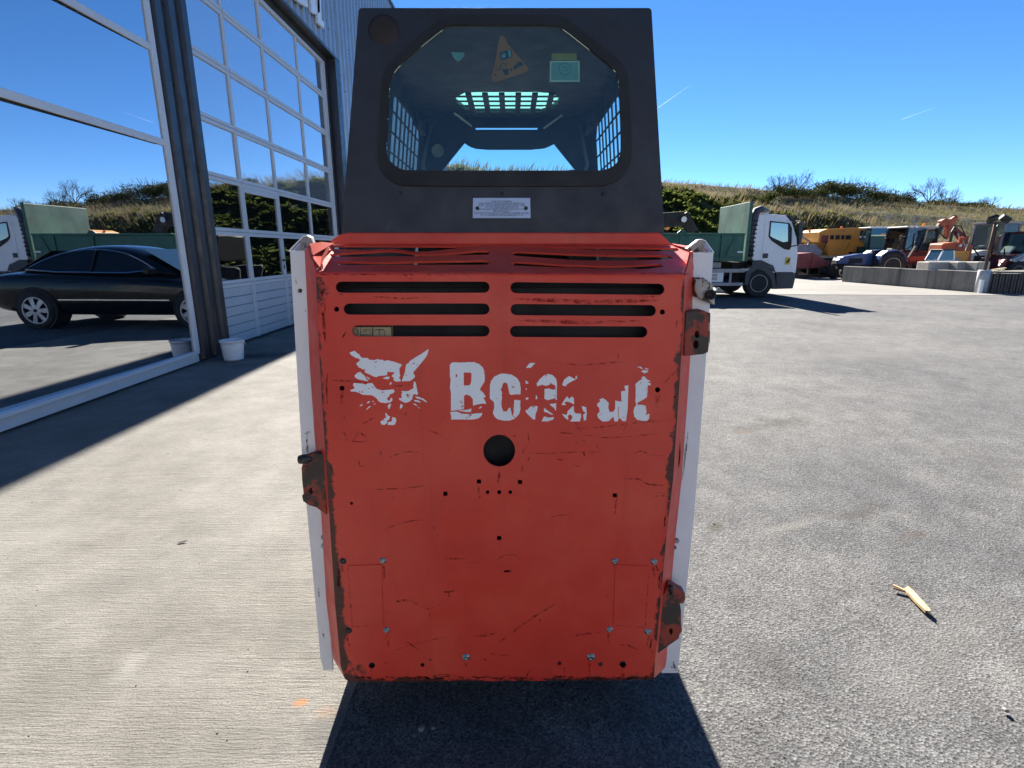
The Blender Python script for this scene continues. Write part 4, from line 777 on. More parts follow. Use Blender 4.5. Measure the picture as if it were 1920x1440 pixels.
# chassis
xr = t(1110, 500)[0]
A(trk, 'chassis_rail', bx((xr, yN + .55, .62), (.9, yN + .67, .82)), DKSTEEL); A(trk, 'chassis_rail', bx((xr, .45, .62), (.9, .57, .82)), DKSTEEL)
for y0, y1 in ((504, 511), (530, 536)): A(trk, 'side_guard', bx((t(1250, 505)[0], yN - .01, t(1330, y1)[1]), (t(1396, 505)[0], yN + .03, t(1330, y0)[1])), GREYM, bevel=.006)
A(trk, 'guard_post', bx((t(1369, 505)[0], yN + .0, t(1369, 531)[1]), (t(1373, 505)[0], yN + .025, t(1373, 510)[1])), GREYM)
vb = A(trk, 'vent_box', bx((t(1330, 512)[0], yN + .03, t(1330, 529)[1]), (t(1358, 512)[0], yN + .45, t(1330, 511)[1])), WHITE2, bevel=.01)
for k in range(5): A(vb, 'louvre', bx((t(1336, 512)[0], yN + .022, t(1330, 514 + k * 2.6)[1] - .012), (t(1346, 512)[0], yN + .032, t(1330, 514 + k * 2.6)[1] + .004)), BLACK)
A(trk, 'battery_box', bx((t(1340, 490)[0], yN + .2, t(1340, 503)[1]), (t(1358, 490)[0], yN + .5, t(1340, 492)[1])), GREYM, bevel=.01)
A(trk, 'fuel_tank', lathe(nb(), [(.0001, -.45), (.26, -.45), (.27, -.4), (.27, .4), (.26, .45), (.0001, .45)], (t(1300, 520)[0], yN + .32, .55), 'x', 20), GREYM, smooth=True)
# tipper body
b0, b1 = t(1120, 440)[0], t(1397, 440)[0]; zt, zb = t(1330, 441)[1], t(1330, 482)[1]; zk = t(1330, 490)[1]
bd = A(trk, 'tipper_body', bx((b0, yN + .04, zb - .02), (b1 - .03, 1.10, zb + .06)), GRN)
for y0 in (yN, 1.08): A(bd, 'side_board', bx((b0, y0, zb), (b1, y0 + .05, zt)), GRN, bevel=.008)
A(bd, 'top_rail', bx((b0, yN - .03, zt), (b1, yN + .06, zt + .06)), GRN, bevel=.01); A(bd, 'lower_rail', bx((b0, yN - .02, zb - .12), (b1, yN + .05, zb)), GRN, bevel=.01)
A(bd, 'tail_board', bx((b0 - .05, yN, zb), (b0, 1.13, zt + .05)), GRN, bevel=.01)
hx = t(1403, 440)[0]; zh = t(1406, 378)[1]
A(bd, 'headboard', bx((hx - .03, yN + .01, zk), (hx + .04, 1.13, zh)), GRNP, bevel=.01)
A(bd, 'headboard_edge', bx((hx - .04, yN - .015, zk), (hx + .05, yN + .009, zh + .02)), GRN)
for px in (1278, 1356): A(bd, 'side_stake', bx((t(px, 440)[0] - .05, yN - .035, zb - .1), (t(px, 440)[0] + .05, yN - .001, zt + .01)), GRN, bevel=.008)
A(bd, 'lashing_gusset', plate([[t(1264, 442), t(1277, 431), t(1284, 431), t(1292, 442)]], lambda x, z: Vector((x, yN + .02, z)), (0, .03, 0)), GRN)
A(bd, 'diagonal_brace', beam(nb(), (t(1362, 478)[0], yN - .015, t(1362, 478)[1]), (t(1378, 446)[0], yN - .015, t(1378, 446)[1]), .03, .05), GRN)
A(bd, 'maker_plate', bx((t(1383, 470)[0], yN - .006, t(1383, 474)[1]), (t(1393, 470)[0], yN + .001, t(1383, 471)[1])), WHITE2)
A(trk, 'mudguard', pr([t(1395, 505), t(1412, 501), t(1414, 505), t(1396, 509)], 'y', yN + .0, yN + .4), GREYM)
RIMG = M('truck_rim', (.5, .51, .52), .45, .2, var=.1)
for y in (yN + .14, .98): wheel(trk, 0, y, .405, .26, RIMG, rimr=.6)
for y in (yN + .2, .9): wheel(trk, -3.35, y, .405, .42, GREYM, rimr=.6)
A(trk, 'front_axle', tb([(0, yN + .2, .4), (0, .9, .4)], .06, 8), DKSTEEL); A(trk, 'rear_axle', tb([(-3.35, yN + .2, .4), (-3.35, .9, .4)], .09, 8), DKSTEEL)
A(trk, 'engine_underside', bx((-.7, yN + .35, .45), (1.0, .8, 1.0)), BLACK); A(trk, 'spare_wheel_carrier', bx((t(1345, 530)[0], yN + .15, .28), (t(1392, 530)[0], .6, .5)), BLACK, bevel=.05)

# ---- black saloon parked behind the loader (it shows in the shop window)
CARP = M('black_car_paint', (.004, .0045, .006), .1, var=.1, spec=.28); CHROME = M('chrome', (.7, .72, .74), .15, 1, var=.05)
car = thing('saloon_car', 'black saloon car with chrome window trim, mirrored in the shop window', 'car', (-.68, 10.15, 0), math.pi)
def loft(rings):
    bm = nb(); R_ = [[bm.verts.new(p) for p in rg] for rg in rings]
    for p, q in zip(R_, R_[1:]):
        for i in range(len(p)): bm.faces.new((p[i], p[(i + 1) % len(p)], q[(i + 1) % len(p)], q[i]))
    bm.faces.new(R_[0]); bm.faces.new(R_[-1]); return bm
def sub(o, n=2): m_ = o.modifiers.new('sub', 'SUBSURF'); m_.levels = m_.render_levels = n; return o
def ring(x, w, zb, zs, zt):
    h = [(0, zb), (.8 * w, zb), (w * .98, zb + .1), (w, (zb + zs) / 2), (w * .985, zs - .05), (w * .92, zs), (.6 * w, zt - .01), (0, zt)]
    return [(x, y, z) for y, z in h] + [(x, -y, z) for y, z in h[-2:0:-1]]
sub(A(car, 'body', loft([ring(*q) for q in ((-2.42, .62, .42, .72, .76), (-2.38, .78, .30, .86, .92), (-2.1, .87, .24, .94, .99), (-1.4, .91, .2, .95, .99), (0, .91, .2, .92, .97), (1.0, .91, .2, .88, .95), (1.6, .89, .2, .80, .89), (2.15, .83, .22, .69, .77), (2.4, .68, .3, .56, .63), (2.45, .5, .4, .5, .53))]), CARP, smooth=True))
GH = [(-1.98, .60, .56, .93, .96), (-1.55, .76, .58, .92, 1.20), (-1.0, .80, .57, .91, 1.40), (-.3, .81, .57, .90, 1.465), (.3, .81, .57, .88, 1.40), (.8, .79, .6, .88, 1.13), (1.2, .70, .6, .88, .93)]
sub(A(car, 'roof', loft([[(x, -wb, zb), (x, -(wb * .55 + wt * .45), (zb + zt) / 2), (x, -wt, zt - .05), (x, -wt * .6, zt), (x, wt * .6, zt), (x, wt, zt - .05), (x, wb * .55 + wt * .45, (zb + zt) / 2), (x, wb, zb)] for x, wb, wt, zb, zt in GH]), CARP, smooth=True))
ALLOY = M('alloy_rim', (.5, .51, .53), .35, .35)
for s_ in (-1, 1):
    gl = chk([(.86, .965), (.5, 1.17), (.15, 1.31), (-.3, 1.365), (-.75, 1.345), (-1.1, 1.26), (-1.4, 1.12), (-1.62, .985)], 1)
    yg = lambda z: s_ * (.835 - (z - .95) * .52)
    sw = A(car, 'side_window', plate([gl], lambda x, z: Vector((x, yg(z), z)), (0, -s_ * .02, 0)), M('tinted_car_glass', (.004, .005, .006), .08, var=.05))
    A(sw, 'chrome_trim', tb([Vector((x, yg(z) + s_ * .004, z)) for x, z in gl + gl[:1]], .012, 5), CHROME)
    A(sw, 'door_pillar', beam(nb(), (-.38, yg(1.0) + s_ * .004, .98), (-.36, yg(1.33) + s_ * .004, 1.34), .03, .05), BLACK)
    A(car, 'chrome_strip', bx((-1.0, s_ * .912 - .006, .5), (1.0, s_ * .912 + .006, .52)), CHROME)
    for k in (-.75, .35): A(car, 'door_handle', bx((k - .1, s_ * .905 - .012, .8), (k + .1, s_ * .905 + .016, .825)), CARP, bevel=.008)
    A(car, 'wing_mirror', boxc((.78, s_ * .98, 1.0), (.12, .2, .13)), CARP, bevel=.03)
    A(car, 'headlight', boxc((2.22, s_ * .60, .66), (.2, .30, .12)), CLEARV, bevel=.03); A(car, 'tail_light', boxc((-2.33, s_ * .62, .80), (.12, .30, .14)), M('red_lens', (.35, .01, .01), .25), bevel=.03)
    for x in (1.42, -1.42):
        A(car, 'wheel_well', lathe(nb(), [(.375, s_ * .6), (.375, s_ * .915), (.0001, s_ * .915)], (x, 0, .35), 'y', 28), BLACK)
        wt_ = A(car, 'wheel', lathe(nb(), [(.2, s_ * .75), (.3, s_ * .75), (.325, s_ * .78), (.325, s_ * .92), (.3, s_ * .945), (.235, s_ * .945), (.225, s_ * .925), (.0001, s_ * .92)], (x, 0, .325), 'y', 32), RUBBER, smooth=True)
        rm = A(wt_, 'rim', lathe(nb(), [(.235, s_ * .930), (.235, s_ * .95), (.215, s_ * .95), (.21, s_ * .93)], (x, 0, .325), 'y', 32), ALLOY)
        for k in range(7):
            a_ = k * 2 * math.pi / 7; ca, sa = math.cos(a_), math.sin(a_); bm = nb()
            v = [bm.verts.new((x + ca * r_ - sa * o, s_ * (.947 if r_ < .1 else .94), .325 + sa * r_ + ca * o)) for r_, o in ((.03, -.03), (.03, .03), (.22, .042), (.22, -.042))]; bm.faces.new(v); A(wt_, 'spoke', bm, ALLOY)
A(car, 'windscreen', plate([[(1.1, -.62), (.42, -.53), (.42, .53), (1.1, .62)]], lambda x, y: Vector((x, y, 1.385 - (x - .34) * .565 + .03)), (0, 0, -.004)), VGLASS)
A(car, 'rear_window', plate([[(-1.9, -.58), (-1.3, -.52), (-1.3, .52), (-1.9, .58)]], lambda x, y: Vector((x, y, 1.32 + (x + 1.3) * .56 + .02)), (0, 0, -.004)), VGLASS)
A(car, 'number_plate', boxc((-2.41, 0, .6), (.02, .5, .11)), WHITE2)

# ---- low concrete wall, clad wall, post with floodlights, loose blocks
wA, wB, wC = G(1578, 528), G(1825, 548), G(1920, 551)
lw = thing('concrete_wall', 'low stained grey concrete retaining wall in front of the parked machines', 'wall', wA)
WCON = NT('stained_wall_concrete')
wc = WCON.ramp(WCON.noise(1.1, 6, .65), (.3, (.16, .16, .155)), (.7, (.27, .265, .25)))
wc = WCON.mix(WCON.ramp(WCON.noise(1, 5, .6, WCON.coord((2.6, 2.6, .18))), (.52, 0.0), (.68, .75)), wc, (.065, .065, .062)); WCON.col(wc); WCON.set(.9, spec=.2); WCON.bump(WCON.noise(14, 5), .4, .02)
def wallseg(par, name, a, b, z1, th, mat, z0=-.02, bev=.015):
    a, b = Vector(a), Vector(b); dv = (b - a).normalized(); n_ = Vector((-dv.y, dv.x, 0)); n_ = n_ if n_.x > 0 or n_.y > .5 else -n_
    bm = nb(); v = [bm.verts.new(Vector((p.x, p.y, z)) + n_ * o) for z in (z0, z1) for p, o in ((a, 0), (b, 0), (b, th), (a, th))]
    for f in ((3, 2, 1, 0), (4, 5, 6, 7), (0, 1, 5, 4), (1, 2, 6, 5), (2, 3, 7, 6), (3, 0, 4, 7)): bm.faces.new([v[i] for i in f])
    return obj(name, bm, mat, par, world=True, bevel=bev)
n = 4
for k in range(n): wallseg(lw, 'wall_panel', wA.lerp(wB, k / n), wA.lerp(wB, (k + .992) / n), .66 + .012 * (k % 2), .22, WCON.m)
mb = lw; dvr = (wB - wA).normalized()
cw = thing('clad_wall', 'dark corrugated sheet-metal wall beyond the grey post', 'wall', wB)
seg = []; dv = (wC - wB).normalized(); far = wB + dv * 9; nn = Vector((dv.y, -dv.x, 0)); kk = 0; tt = .25
while tt < 8.5:
    for o, d_ in ((0, 0), (.03, .035), (.075, .035), (.105, 0)): seg.append((wB + dv * (tt + o) + nn * d_))
    tt += .15
vs, fs = [], []
for p in seg: vs += [(p.x, p.y, 0), (p.x, p.y, .62)]
for i in range(len(seg) - 1): fs.append((2 * i, 2 * i + 2, 2 * i + 3, 2 * i + 1))
obj('corrugated_sheet', (vs, fs), ANTH, cw, world=True)
wallseg(cw, 'backing', wB + dv * .25 - nn * .22, wB + dv * 8.5 - nn * .22, .60, .18, DARKG); wallseg(cw, 'coping', wB + dv * .2 - nn * .25, wB + dv * 8.6 - nn * .25, .68, .29, WCON.m, .622)
pp = wB + dv * .12 + Vector((0, -.08, 0))
post = thing('floodlight_post', 'slim rusty post with two floodlights on a fat pale pipe', 'lamp post', pp)
A(post, 'base_pipe', lathe(nb(), [(.17, 0), (.17, .70), (.15, .72), (.0001, .72)], (0, 0, 0), 'z', 20), M('pale_pipe', (.38, .40, .43), .5, var=.12), smooth=True)
A(post, 'white_marker', bx((-.19, -.175, 0), (-.09, -.10, .42)), WHITE2)
A(post, 'pole', tb([(0, 0, .7), (.02, .0, 2.2)], .045, 10), RUST, smooth=True)
A(post, 'cross_arm', beam(nb(), (-.22, 0, 2.16), (.36, 0, 2.2), .04, .05), DKSTEEL)
for x, rt in ((-.1, -20), (.3, 25)):
    bm = boxc((0, 0, 0), (.3, .12, .2)); bmesh.ops.transform(bm, matrix=Matrix.Translation((x, 0, 2.3)) @ Matrix.Rotation(R(rt), 4, 'Y') @ Matrix.Rotation(R(35), 4, 'X'), verts=bm.verts[:])
    fl = A(post, 'floodlight', bm, DKSTEEL, bevel=.02)
BEI = M('weathered_block_concrete', (.42, .39, .34), .9, var=.2, scale=3, bump=.4, bscale=20)
for k, (a, b, Y) in enumerate(((1740, 1793, 19.6), (1795, 1827, 19.2), (1832, 1855, 18.7))):
    p0, p1 = K(a, 506, Y), K(b, 506, Y); zt_ = K(a, 491, Y).z
    blk = tag(obj('concrete_block', bx((p0.x, Y, .3), (p1.x, Y + .6, zt_)), BEI, bevel=.03), ['long pale concrete block lying along the wall top', 'square pale concrete block beside the rusty floodlight post', 'short pale concrete block right behind the floodlight post'][k], 'block', 'loose concrete blocks behind the wall')
tim = M('old_timber', (.42, .35, .22), .8, var=.25, scale=8)
for k in range(4):
    q = K(1868 + k * 3, 499 - k, 19.2 + k * .2); bm = nb(); beam(bm, (q.x - .3, q.y, .5 + k * .045), (q.x + .45, q.y + .3, .5 + k * .05 + .05), .09, .04)
    tag(obj('plank', bm, tim), 'rough pale plank lying behind the dark corrugated wall', 'plank', 'planks behind the corrugated wall')
tag(obj('rubble_bank', pr([(0, 0), (1.2, .45), (4, .55), (6, .2), (7, 0)], 'y', 20.6, 22.5), M('rubble', (.16, .14, .11), .95, var=.4, scale=6, bump=.6, bscale=9)), 'low bank of dark rubble behind the planks', 'rubble').location.x = 17.2

YELM = M('machine_yellow', (.55, .235, .02), .5, var=.18, scale=1.5, wear=.63, wcol=(.16, .08, .03), wscale=4); BLU = M('tractor_blue', (.014, .045, .16), .35, var=.15); DKGRN = M('tractor_dark_green', (.02, .055, .04), .4, var=.2, wear=.66, wscale=5)
ORNG = M('machine_orange', (.42, .085, .022), .55, var=.3, scale=2, wear=.58, wscale=5); DKRED = M('machine_dark_red', (.17, .02, .018), .5, var=.3, wear=.6, wscale=4); GREYC = M('grey_paint', (.24, .25, .26), .55, var=.2, wear=.62, wcol=(.09, .085, .08), wscale=4); CREAM = M('cream_roof', (.55, .52, .44), .5, var=.1)
def frame_cab(par, x0, x1, hw, z0, z1, roofmat, postmat, glass=VGLASS, lean=.15, over=.08, rt=.09):
    """glazed cab: four posts, panes, roof"""
    c = A(par, 'cab_floor', bx((x0, -hw, z0 - .06), (x1, hw, z0)), postmat)
    for x, dx in ((x0, lean * .4), (x1, -lean)):
        for y in (-hw, hw): A(c, 'post', beam(nb(), (x, y, z0), (x + dx, y * .94, z1), .07, .07), postmat)
    for s_ in (-1, 1): A(c, 'side_pane', plate([[(x0 + .04, z0), (x1 - .04, z0), (x1 - lean - .04, z1), (x0 + lean * .4 + .04, z1)]], lambda x, z: Vector((x, s_ * hw * (1 - .06 * (z - z0) / (z1 - z0)), z)), (0, -s_ * .01, 0)), glass)
    for x, dx, nm in ((x0, lean * .4, 'rear_pane'), (x1, -lean, 'windscreen')): A(c, nm, plate([[(-hw + .04, 0), (hw - .04, 0), (hw * .94 - .04, 1), (-hw * .94 + .04, 1)]], lambda y, q: Vector((x + dx * q, y, z0 + (z1 - z0) * q)), (.01, 0, 0)), glass)
    A(c, 'roof', bx((x0 - over + lean * .3, -hw - .03, z1), (x1 - lean + over, hw + .03, z1 + rt)), roofmat, bevel=.04)
    return c
def tractor(label, X, Y, rz, bodymat, roofmat, postmat, rim, sc=1.0, cabin=True, fender=None, group=None, hoodtop=1.35, front_r=.42, rear_r=.72, glass=VGLASS, name='tractor'):
    tr = thing(name, label, 'tractor', (X, Y, 0), rz, group); tr.scale = (sc, sc, sc)
    hd = A(tr, 'hood', pr([(.25, .75), (.25, hoodtop), (.9, hoodtop - .02), (1.7, hoodtop - .16), (1.95, hoodtop - .32), (2.0, .8)], 'y', -.33, .33), bodymat, bevel=.06, seg=3)
    A(hd, 'grille', bx((1.96, -.25, .82), (2.012, .25, hoodtop - .36)), BLACK)
    for s_ in (-1, 1):
        A(hd, 'side_vent', bx((.75, s_ * .331 - .006, .85), (1.45, s_ * .331 + .006, hoodtop - .25)), BLACK); A(hd, 'headlight', boxc((1.86, s_ * .24, hoodtop - .26), (.12, .14, .1)), WHITE2, bevel=.02)
        A(tr, 'fender', pr([(-1.15, .95), (-1.0, 1.32), (-.6, 1.55), (-.1, 1.5), (.2, 1.25), (.25, .9), (.18, .9), (.12, 1.22), (-.15, 1.42), (-.6, 1.47), (-.93, 1.27), (-1.07, .95)], 'y', s_ * .45, s_ * .95), fender or bodymat, bevel=.02)
        wheel(tr, -.45, s_ * .75, rear_r, .42, rim, lugs=18, holes=0); wheel(tr, 1.55, s_ * .68, front_r, .3, rim, lugs=14, holes=0)
    A(tr, 'transmission', bx((-1.0, -.22, .5), (1.8, .22, .95)), DKSTEEL, bevel=.05)
    if cabin:
        frame_cab(tr, -.85, .35, .62, 1.25, 2.45, roofmat, postmat, glass); A(tr, 'exhaust', tb([(.45, .4, 1.2), (.45, .4, 2.3), (.38, .4, 2.4)], .04, 8), DKSTEEL)
    else:
        A(tr, 'seat', pr([(-.7, 1.15), (-.25, 1.15), (-.22, 1.25), (-.6, 1.27), (-.72, 1.62), (-.8, 1.6)], 'y', -.24, .24), BLACK, bevel=.03)
        A(tr, 'dashboard', bx((.1, -.25, 1.0), (.27, .25, 1.42)), BLACK, bevel=.03); A(tr, 'steering_wheel', lathe(nb(), [(.17, 0), (.19, .012), (.17, .024)], (-.08, 0, 1.5), 'z', 20), BLACK)
    return tr
q = K(1632, 500, 25.6); tractor('blue tractor without cab whose front wheel stands by the wall end', q.x + .1, q.y, math.pi * .98, BLU, BLU, BLACK, CREAM, .88, False)
q = K(1660, 480, 29.0); tractor('dark green tractor with white cab roof and teal windscreen', q.x, q.y + .8, R(-92), DKGRN, WHITE2, BLACK, GREYC, 1.0, glass=mat_glass_mirror('teal_glass', .10, (.7, 1, 1), 0, .04, (.05, .13, .13)))
q = K(1850, 480, 25.0); tractor('pale grey cab tractor with cream hood behind the floodlight post', q.x, q.y, R(200), CREAM, GREYC, GREYC, CREAM, 1.0, glass=mat_clear('pale_tractor_glass', .08, (.75, .82, .82), .07))
# ---- yellow road-works machine on a flatbed
q0, q1 = K(1530, 480, 30), K(1640, 480, 30); ym = thing('gritter_truck', 'orange-yellow municipal truck body with square vents and glazed cab', 'truck', ((q0.x + q1.x) / 2, 31.2, 0))
def ty(px, py): v = K(px, py, 30); return (v.x - ym.location.x, v.z)
yy = -1.2
ymb = A(ym, 'body', pr([ty(1536, 445), ty(1538, 434), ty(1552, 429), ty(1600, 427), ty(1640, 428), ty(1642, 476), ty(1590, 480), ty(1553, 480), ty(1552, 462), ty(1534, 455)], 'y', yy, 1.1), YELM, bevel=.04)
for k, (a, b) in enumerate(((1556, 1563), (1566, 1574), (1577, 1583), (1585, 1595))): A(ymb, 'vent', bx((ty(a, 448)[0], yy - .02, ty(a, 449)[1]), (ty(b, 448)[0], yy + .01, ty(a, 441)[1])), BLACK, bevel=.01)
A(ymb, 'side_recess', bx((ty(1540, 445)[0], yy - .015, ty(1540, 456)[1]), (ty(1553, 445)[0], yy + .01, ty(1540, 441)[1])), DKRED)
cw_ = A(ymb, 'cab_window', plate([[ty(1613, 434), ty(1618, 431), ty(1634, 432), ty(1636, 456), ty(1622, 458), ty(1611, 450)]], lambda x, z: Vector((x, yy - .012, z)), (0, .02, 0)), VGLASS)
A(ymb, 'step', bx((ty(1592, 470)[0], yy - .3, ty(1592, 479)[1]), (ty(1614, 470)[0], yy, ty(1592, 472)[1])), BLACK); A(ymb, 'brace', beam(nb(), (ty(1583, 476)[0], yy - .03, ty(1583, 476)[1]), (ty(1594, 456)[0], yy - .03, ty(1594, 456)[1]), .08, .1), YELM)
A(ym, 'chassis', bx((ty(1515, 480)[0], yy + .2, .75), (ty(1642, 480)[0], .9, 1.1)), DKSTEEL); A(ym, 'flatbed_deck', bx((ty(1514, 480)[0], yy - .05, ty(1514, 484)[1]), (ty(1592, 480)[0], 1.1, ty(1514, 479)[1])), tim)
A(ym, 'beacon', lathe(nb(), [(.06, 0), (.06, .1), (.0001, .13)], (ty(1602, 428)[0], 0, ty(1602, 427)[1]), 'z', 10), AMBER); A(ym, 'beacon', lathe(nb(), [(.06, 0), (.06, .1), (.0001, .13)], (ty(1540, 434)[0], 0, ty(1540, 433)[1]), 'z', 10), AMBER)
for x in (ty(1528, 0)[0], ty(1625, 0)[0]):
    for s_ in (-.95, .85): wheel(ym, x, s_, .5, .32, GREYC)
q = K(1537, 475, 28.2); tag(obj('concrete_ballast', pr([(-.75, 1.08), (-.75, 1.62), (.45, 1.62), (.85, 1.3), (.85, 1.08)], 'y', 0, .9), GREYC, bevel=.03), 'pale grey ballast block on the flatbed before the yellow truck body', 'block').location = (q.x, 28.6 + .9, 0)
# red hopper / implement
q = K(1520, 505, 26.5); rh = thing('red_implement', 'dark red wedge-shaped farm implement under the flatbed beside the lorry', 'implement', (q.x, 27.2, 0))
A(rh, 'hopper', pr([(-.85, .45), (-.85, 1.15), (-.05, 1.22), (.3, 1.05), (1.05, .72), (.4, .5)], 'y', -.7, .7), DKRED, bevel=.03); A(rh, 'side_rib', bx((-.02, -.74, .48), (.05, -.69, 1.16)), DKRED)
A(rh, 'skid', beam(nb(), (-1, -.5, .06), (1.2, -.5, .1), .12, .12), DKSTEEL); A(rh, 'skid', beam(nb(), (-1, .5, .06), (1.2, .5, .1), .12, .12), DKSTEEL)
for x in (-.6, .5): A(rh, 'leg', bx((x, -.55, .1), (x + .1, -.45, .5)), DKSTEEL); A(rh, 'leg', bx((x, .45, .1), (x + .1, .55, .5)), DKSTEEL)
A(rh, 'drawbar', beam(nb(), (.9, 0, .62), (1.9, 0, .5), .1, .1), DKSTEEL)
# tangle of grey tube implements
q = K(1512, 470, 31); im = thing('tube_implement', 'grey tubular cultivator with spread arms between lorry and yellow truck', 'implement', (q.x, 31, 0))
for k, (a, b) in enumerate((((-.7, .0, .3), (.2, 0, 1.9)), ((-.4, .3, .2), (.8, .3, 1.7)), ((.3, -.3, .3), (-.8, -.2, 2.0)), ((-.9, .1, 1.3), (.9, .1, 1.75)), ((-.5, -.1, 2.1), (.7, 0, 1.5)), ((.0, .4, .1), (.1, .3, 1.9)))): A(im, 'arm', tb([a, b], .05, 7), GREYM)
A(im, 'frame', bx((-.9, -.5, .3), (.8, .5, .5)), DKSTEEL); A(im, 'leg', bx((-.8, -.4, 0), (-.7, .4, .3)), DKSTEEL); A(im, 'leg', bx((.6, -.4, 0), (.7, .4, .3)), DKSTEEL); A(im, 'blue_drum', lathe(nb(), [(.35, -.4), (.35, .4), (.0001, .4)], (-.3, -.5, 1.0), 'x', 16), BLU)
# ---- backhoe with raised orange boom
q = K(1722, 480, 27); bh = thing('backhoe', 'dark glazed backhoe with cream roof and raised rusty orange boom', 'excavator', (q.x, 27.6, 0))
frame_cab(bh, -.85, .75, .7, 1.35, 2.38, CREAM, BLACK, mat_clear('smoky_glass', .05, (.35, .42, .4), .1)); A(bh, 'body', pr([(-1.0, .6), (-1.0, 1.3), (1.2, 1.3), (1.7, 1.05), (1.7, .6)], 'y', -.6, .6), DKRED, bevel=.05)
A(bh, 'side_lid', bx((-.1, -.66, 1.24), (.95, -.6, 1.33)), ORNG)
def tb_(px, py): v = K(px, py, 27.2); return (v.x - q.x, -.3, v.z)
bo = A(bh, "boom", beam(beam(nb(), tb_(1748, 470), tb_(1755, 440), .22, .3), tb_(1754, 444), tb_(1768, 418), .2, .26), DKSTEEL, bevel=.02)
A(bh, 'dipper', plate([[tb_(1762, 425)[::2], tb_(1763, 414)[::2], tb_(1770, 410)[::2], tb_(1780, 411)[::2], tb_(1788, 405)[::2], tb_(1795, 408)[::2], tb_(1786, 422)[::2], tb_(1780, 447)[::2], tb_(1772, 447)[::2], tb_(1776, 422)[::2]]], lambda x, z: Vector((x, -.5, z)), (0, .28, 0)), ORNG, bevel=.02)
A(bh, 'hydraulic_ram', tb([tb_(1752, 462), tb_(1772, 424)], .05, 8), STEEL); A(bh, 'hook_arm', tb([tb_(1780, 413), tb_(1790, 404), tb_(1796, 405), tb_(1792, 414)], .06, 8), DKSTEEL); A(bh, 'beacon', lathe(nb(), [(.07, 0), (.07, .14), (.0001, .18)], (.45, 0, 2.47), 'z', 10), AMBER)
A(bh, 'loader_frame', beam(nb(), (-1.2, -.5, .5), (-.3, -.5, 1.3), .12, .2), DKSTEEL)
for x, r in ((-.9, .5), (1.2, .62)):
    for s_ in (-.8, .8): wheel(bh, x, s_, r, .35, CREAM, lugs=14, holes=0)
# ---- small white cab carrier with orange cabinet
q = K(1768, 488, 22.3); wv = thing('compact_dumper', 'small white-fronted compact carrier with dark glazed cab behind the wall', 'vehicle', (q.x + .1, 22.6, .32), math.pi); wv.scale = (.62, .62, .62)
frame_cab(wv, -.5, .55, .55, 1.0, 1.62, DKSTEEL, WHITE2, lean=.25); A(wv, 'body', pr([(-.9, .35), (-.9, .95), (.45, .98), (.62, .75), (.66, .35)], 'y', -.55, .55), WHITE2, bevel=.05)
A(wv, 'mirror_frame', tb([(.7, .7, .75), (.95, .72, .75), (.95, .72, 1.05), (.72, .7, 1.05), (.7, .7, .75)], .025, 6), CREAM)
for x in (-.6, .35):
    for s_ in (-.5, .5): wheel(wv, x, s_, .32, .2, GREYC, -.19)
q = K(1800, 488, 22.5); oc = thing('orange_engine_unit', 'orange machine housing with round badge and tall black exhaust pipe', 'machine', (q.x + .1, 23.1, 0))
A(oc, 'housing', pr([(-.35, .2), (-.28, 1.28), (.42, 1.28), (.38, .95), (.3, .9), (.3, .2)], 'y', -.4, .4), YELM, bevel=.03); A(oc, 'badge', lathe(nb(), [(.09, 0), (.09, -.015), (.0001, -.015)], (-.02, -.4, .95), 'y', 18), GREYC)
A(oc, 'engine_cover', pr([(-.1, .7), (-.05, 1.62), (.55, 1.68), (1.25, 1.55), (1.3, .7)], 'y', .5, 1.3), ORNG, bevel=.06); A(oc, 'exhaust_pipe', tb([(.45, .8, 1.6), (.47, .8, 2.1), (.56, .8, 2.3)], .06, 10), DKSTEEL); A(oc, 'base', bx((-.5, -.5, 0), (1.4, 1.4, .22)), DKSTEEL)
A(oc, 'filter', lathe(nb(), [(.12, 0), (.12, .3), (.0001, .32)], (.95, .8, 1.58), 'z', 14), ORNG)
# ---- combine / forage wagon at the right
q = K(1942, 480, 23.5); cmb = thing('harvester', 'dark red harvester with slanted silver chute and dark cab', 'harvester', (q.x, 24.2, 0), math.pi); cmb.scale = (.88, .88, .88)
frame_cab(cmb, -.9, .45, .7, 1.45, 2.32, DKRED, BLACK, mat_glass_mirror('harvester_glass', .1, (.8, 1, 1), 0, .04, (.04, .09, .09))); A(cmb, 'body', pr([(-2.4, .6), (-2.4, 1.7), (-.95, 1.5), (.9, 1.3), (1.6, .95), (1.7, .6)], 'y', -.75, .75), DKRED, bevel=.05)
A(cmb, 'chute', plate([[(1.15, .95), (1.3, 1.05), (-.6, 2.05), (-1.4, 2.1), (-1.5, 1.3), (-.4, .9)]], lambda x, z: Vector((x, .98, z)), (0, -.22, 0)), M('silver_paint', (.42, .44, .45), .45, .3, var=.2), bevel=.02)
A(cmb, 'chute_rib', beam(nb(), (1.1, 1.0, 1.02), (-.6, 1.0, 1.95), .05, .06), GREYC); A(cmb, 'red_arm', beam(nb(), (1.9, .9, .55), (1.55, .9, 1.05), .12, .14), DKRED)
for x, r in ((-1.6, .6), (.9, .5)):
    for s_ in (-.85, .85): wheel(cmb, x, s_, r, .4, CREAM, lugs=14, holes=0)
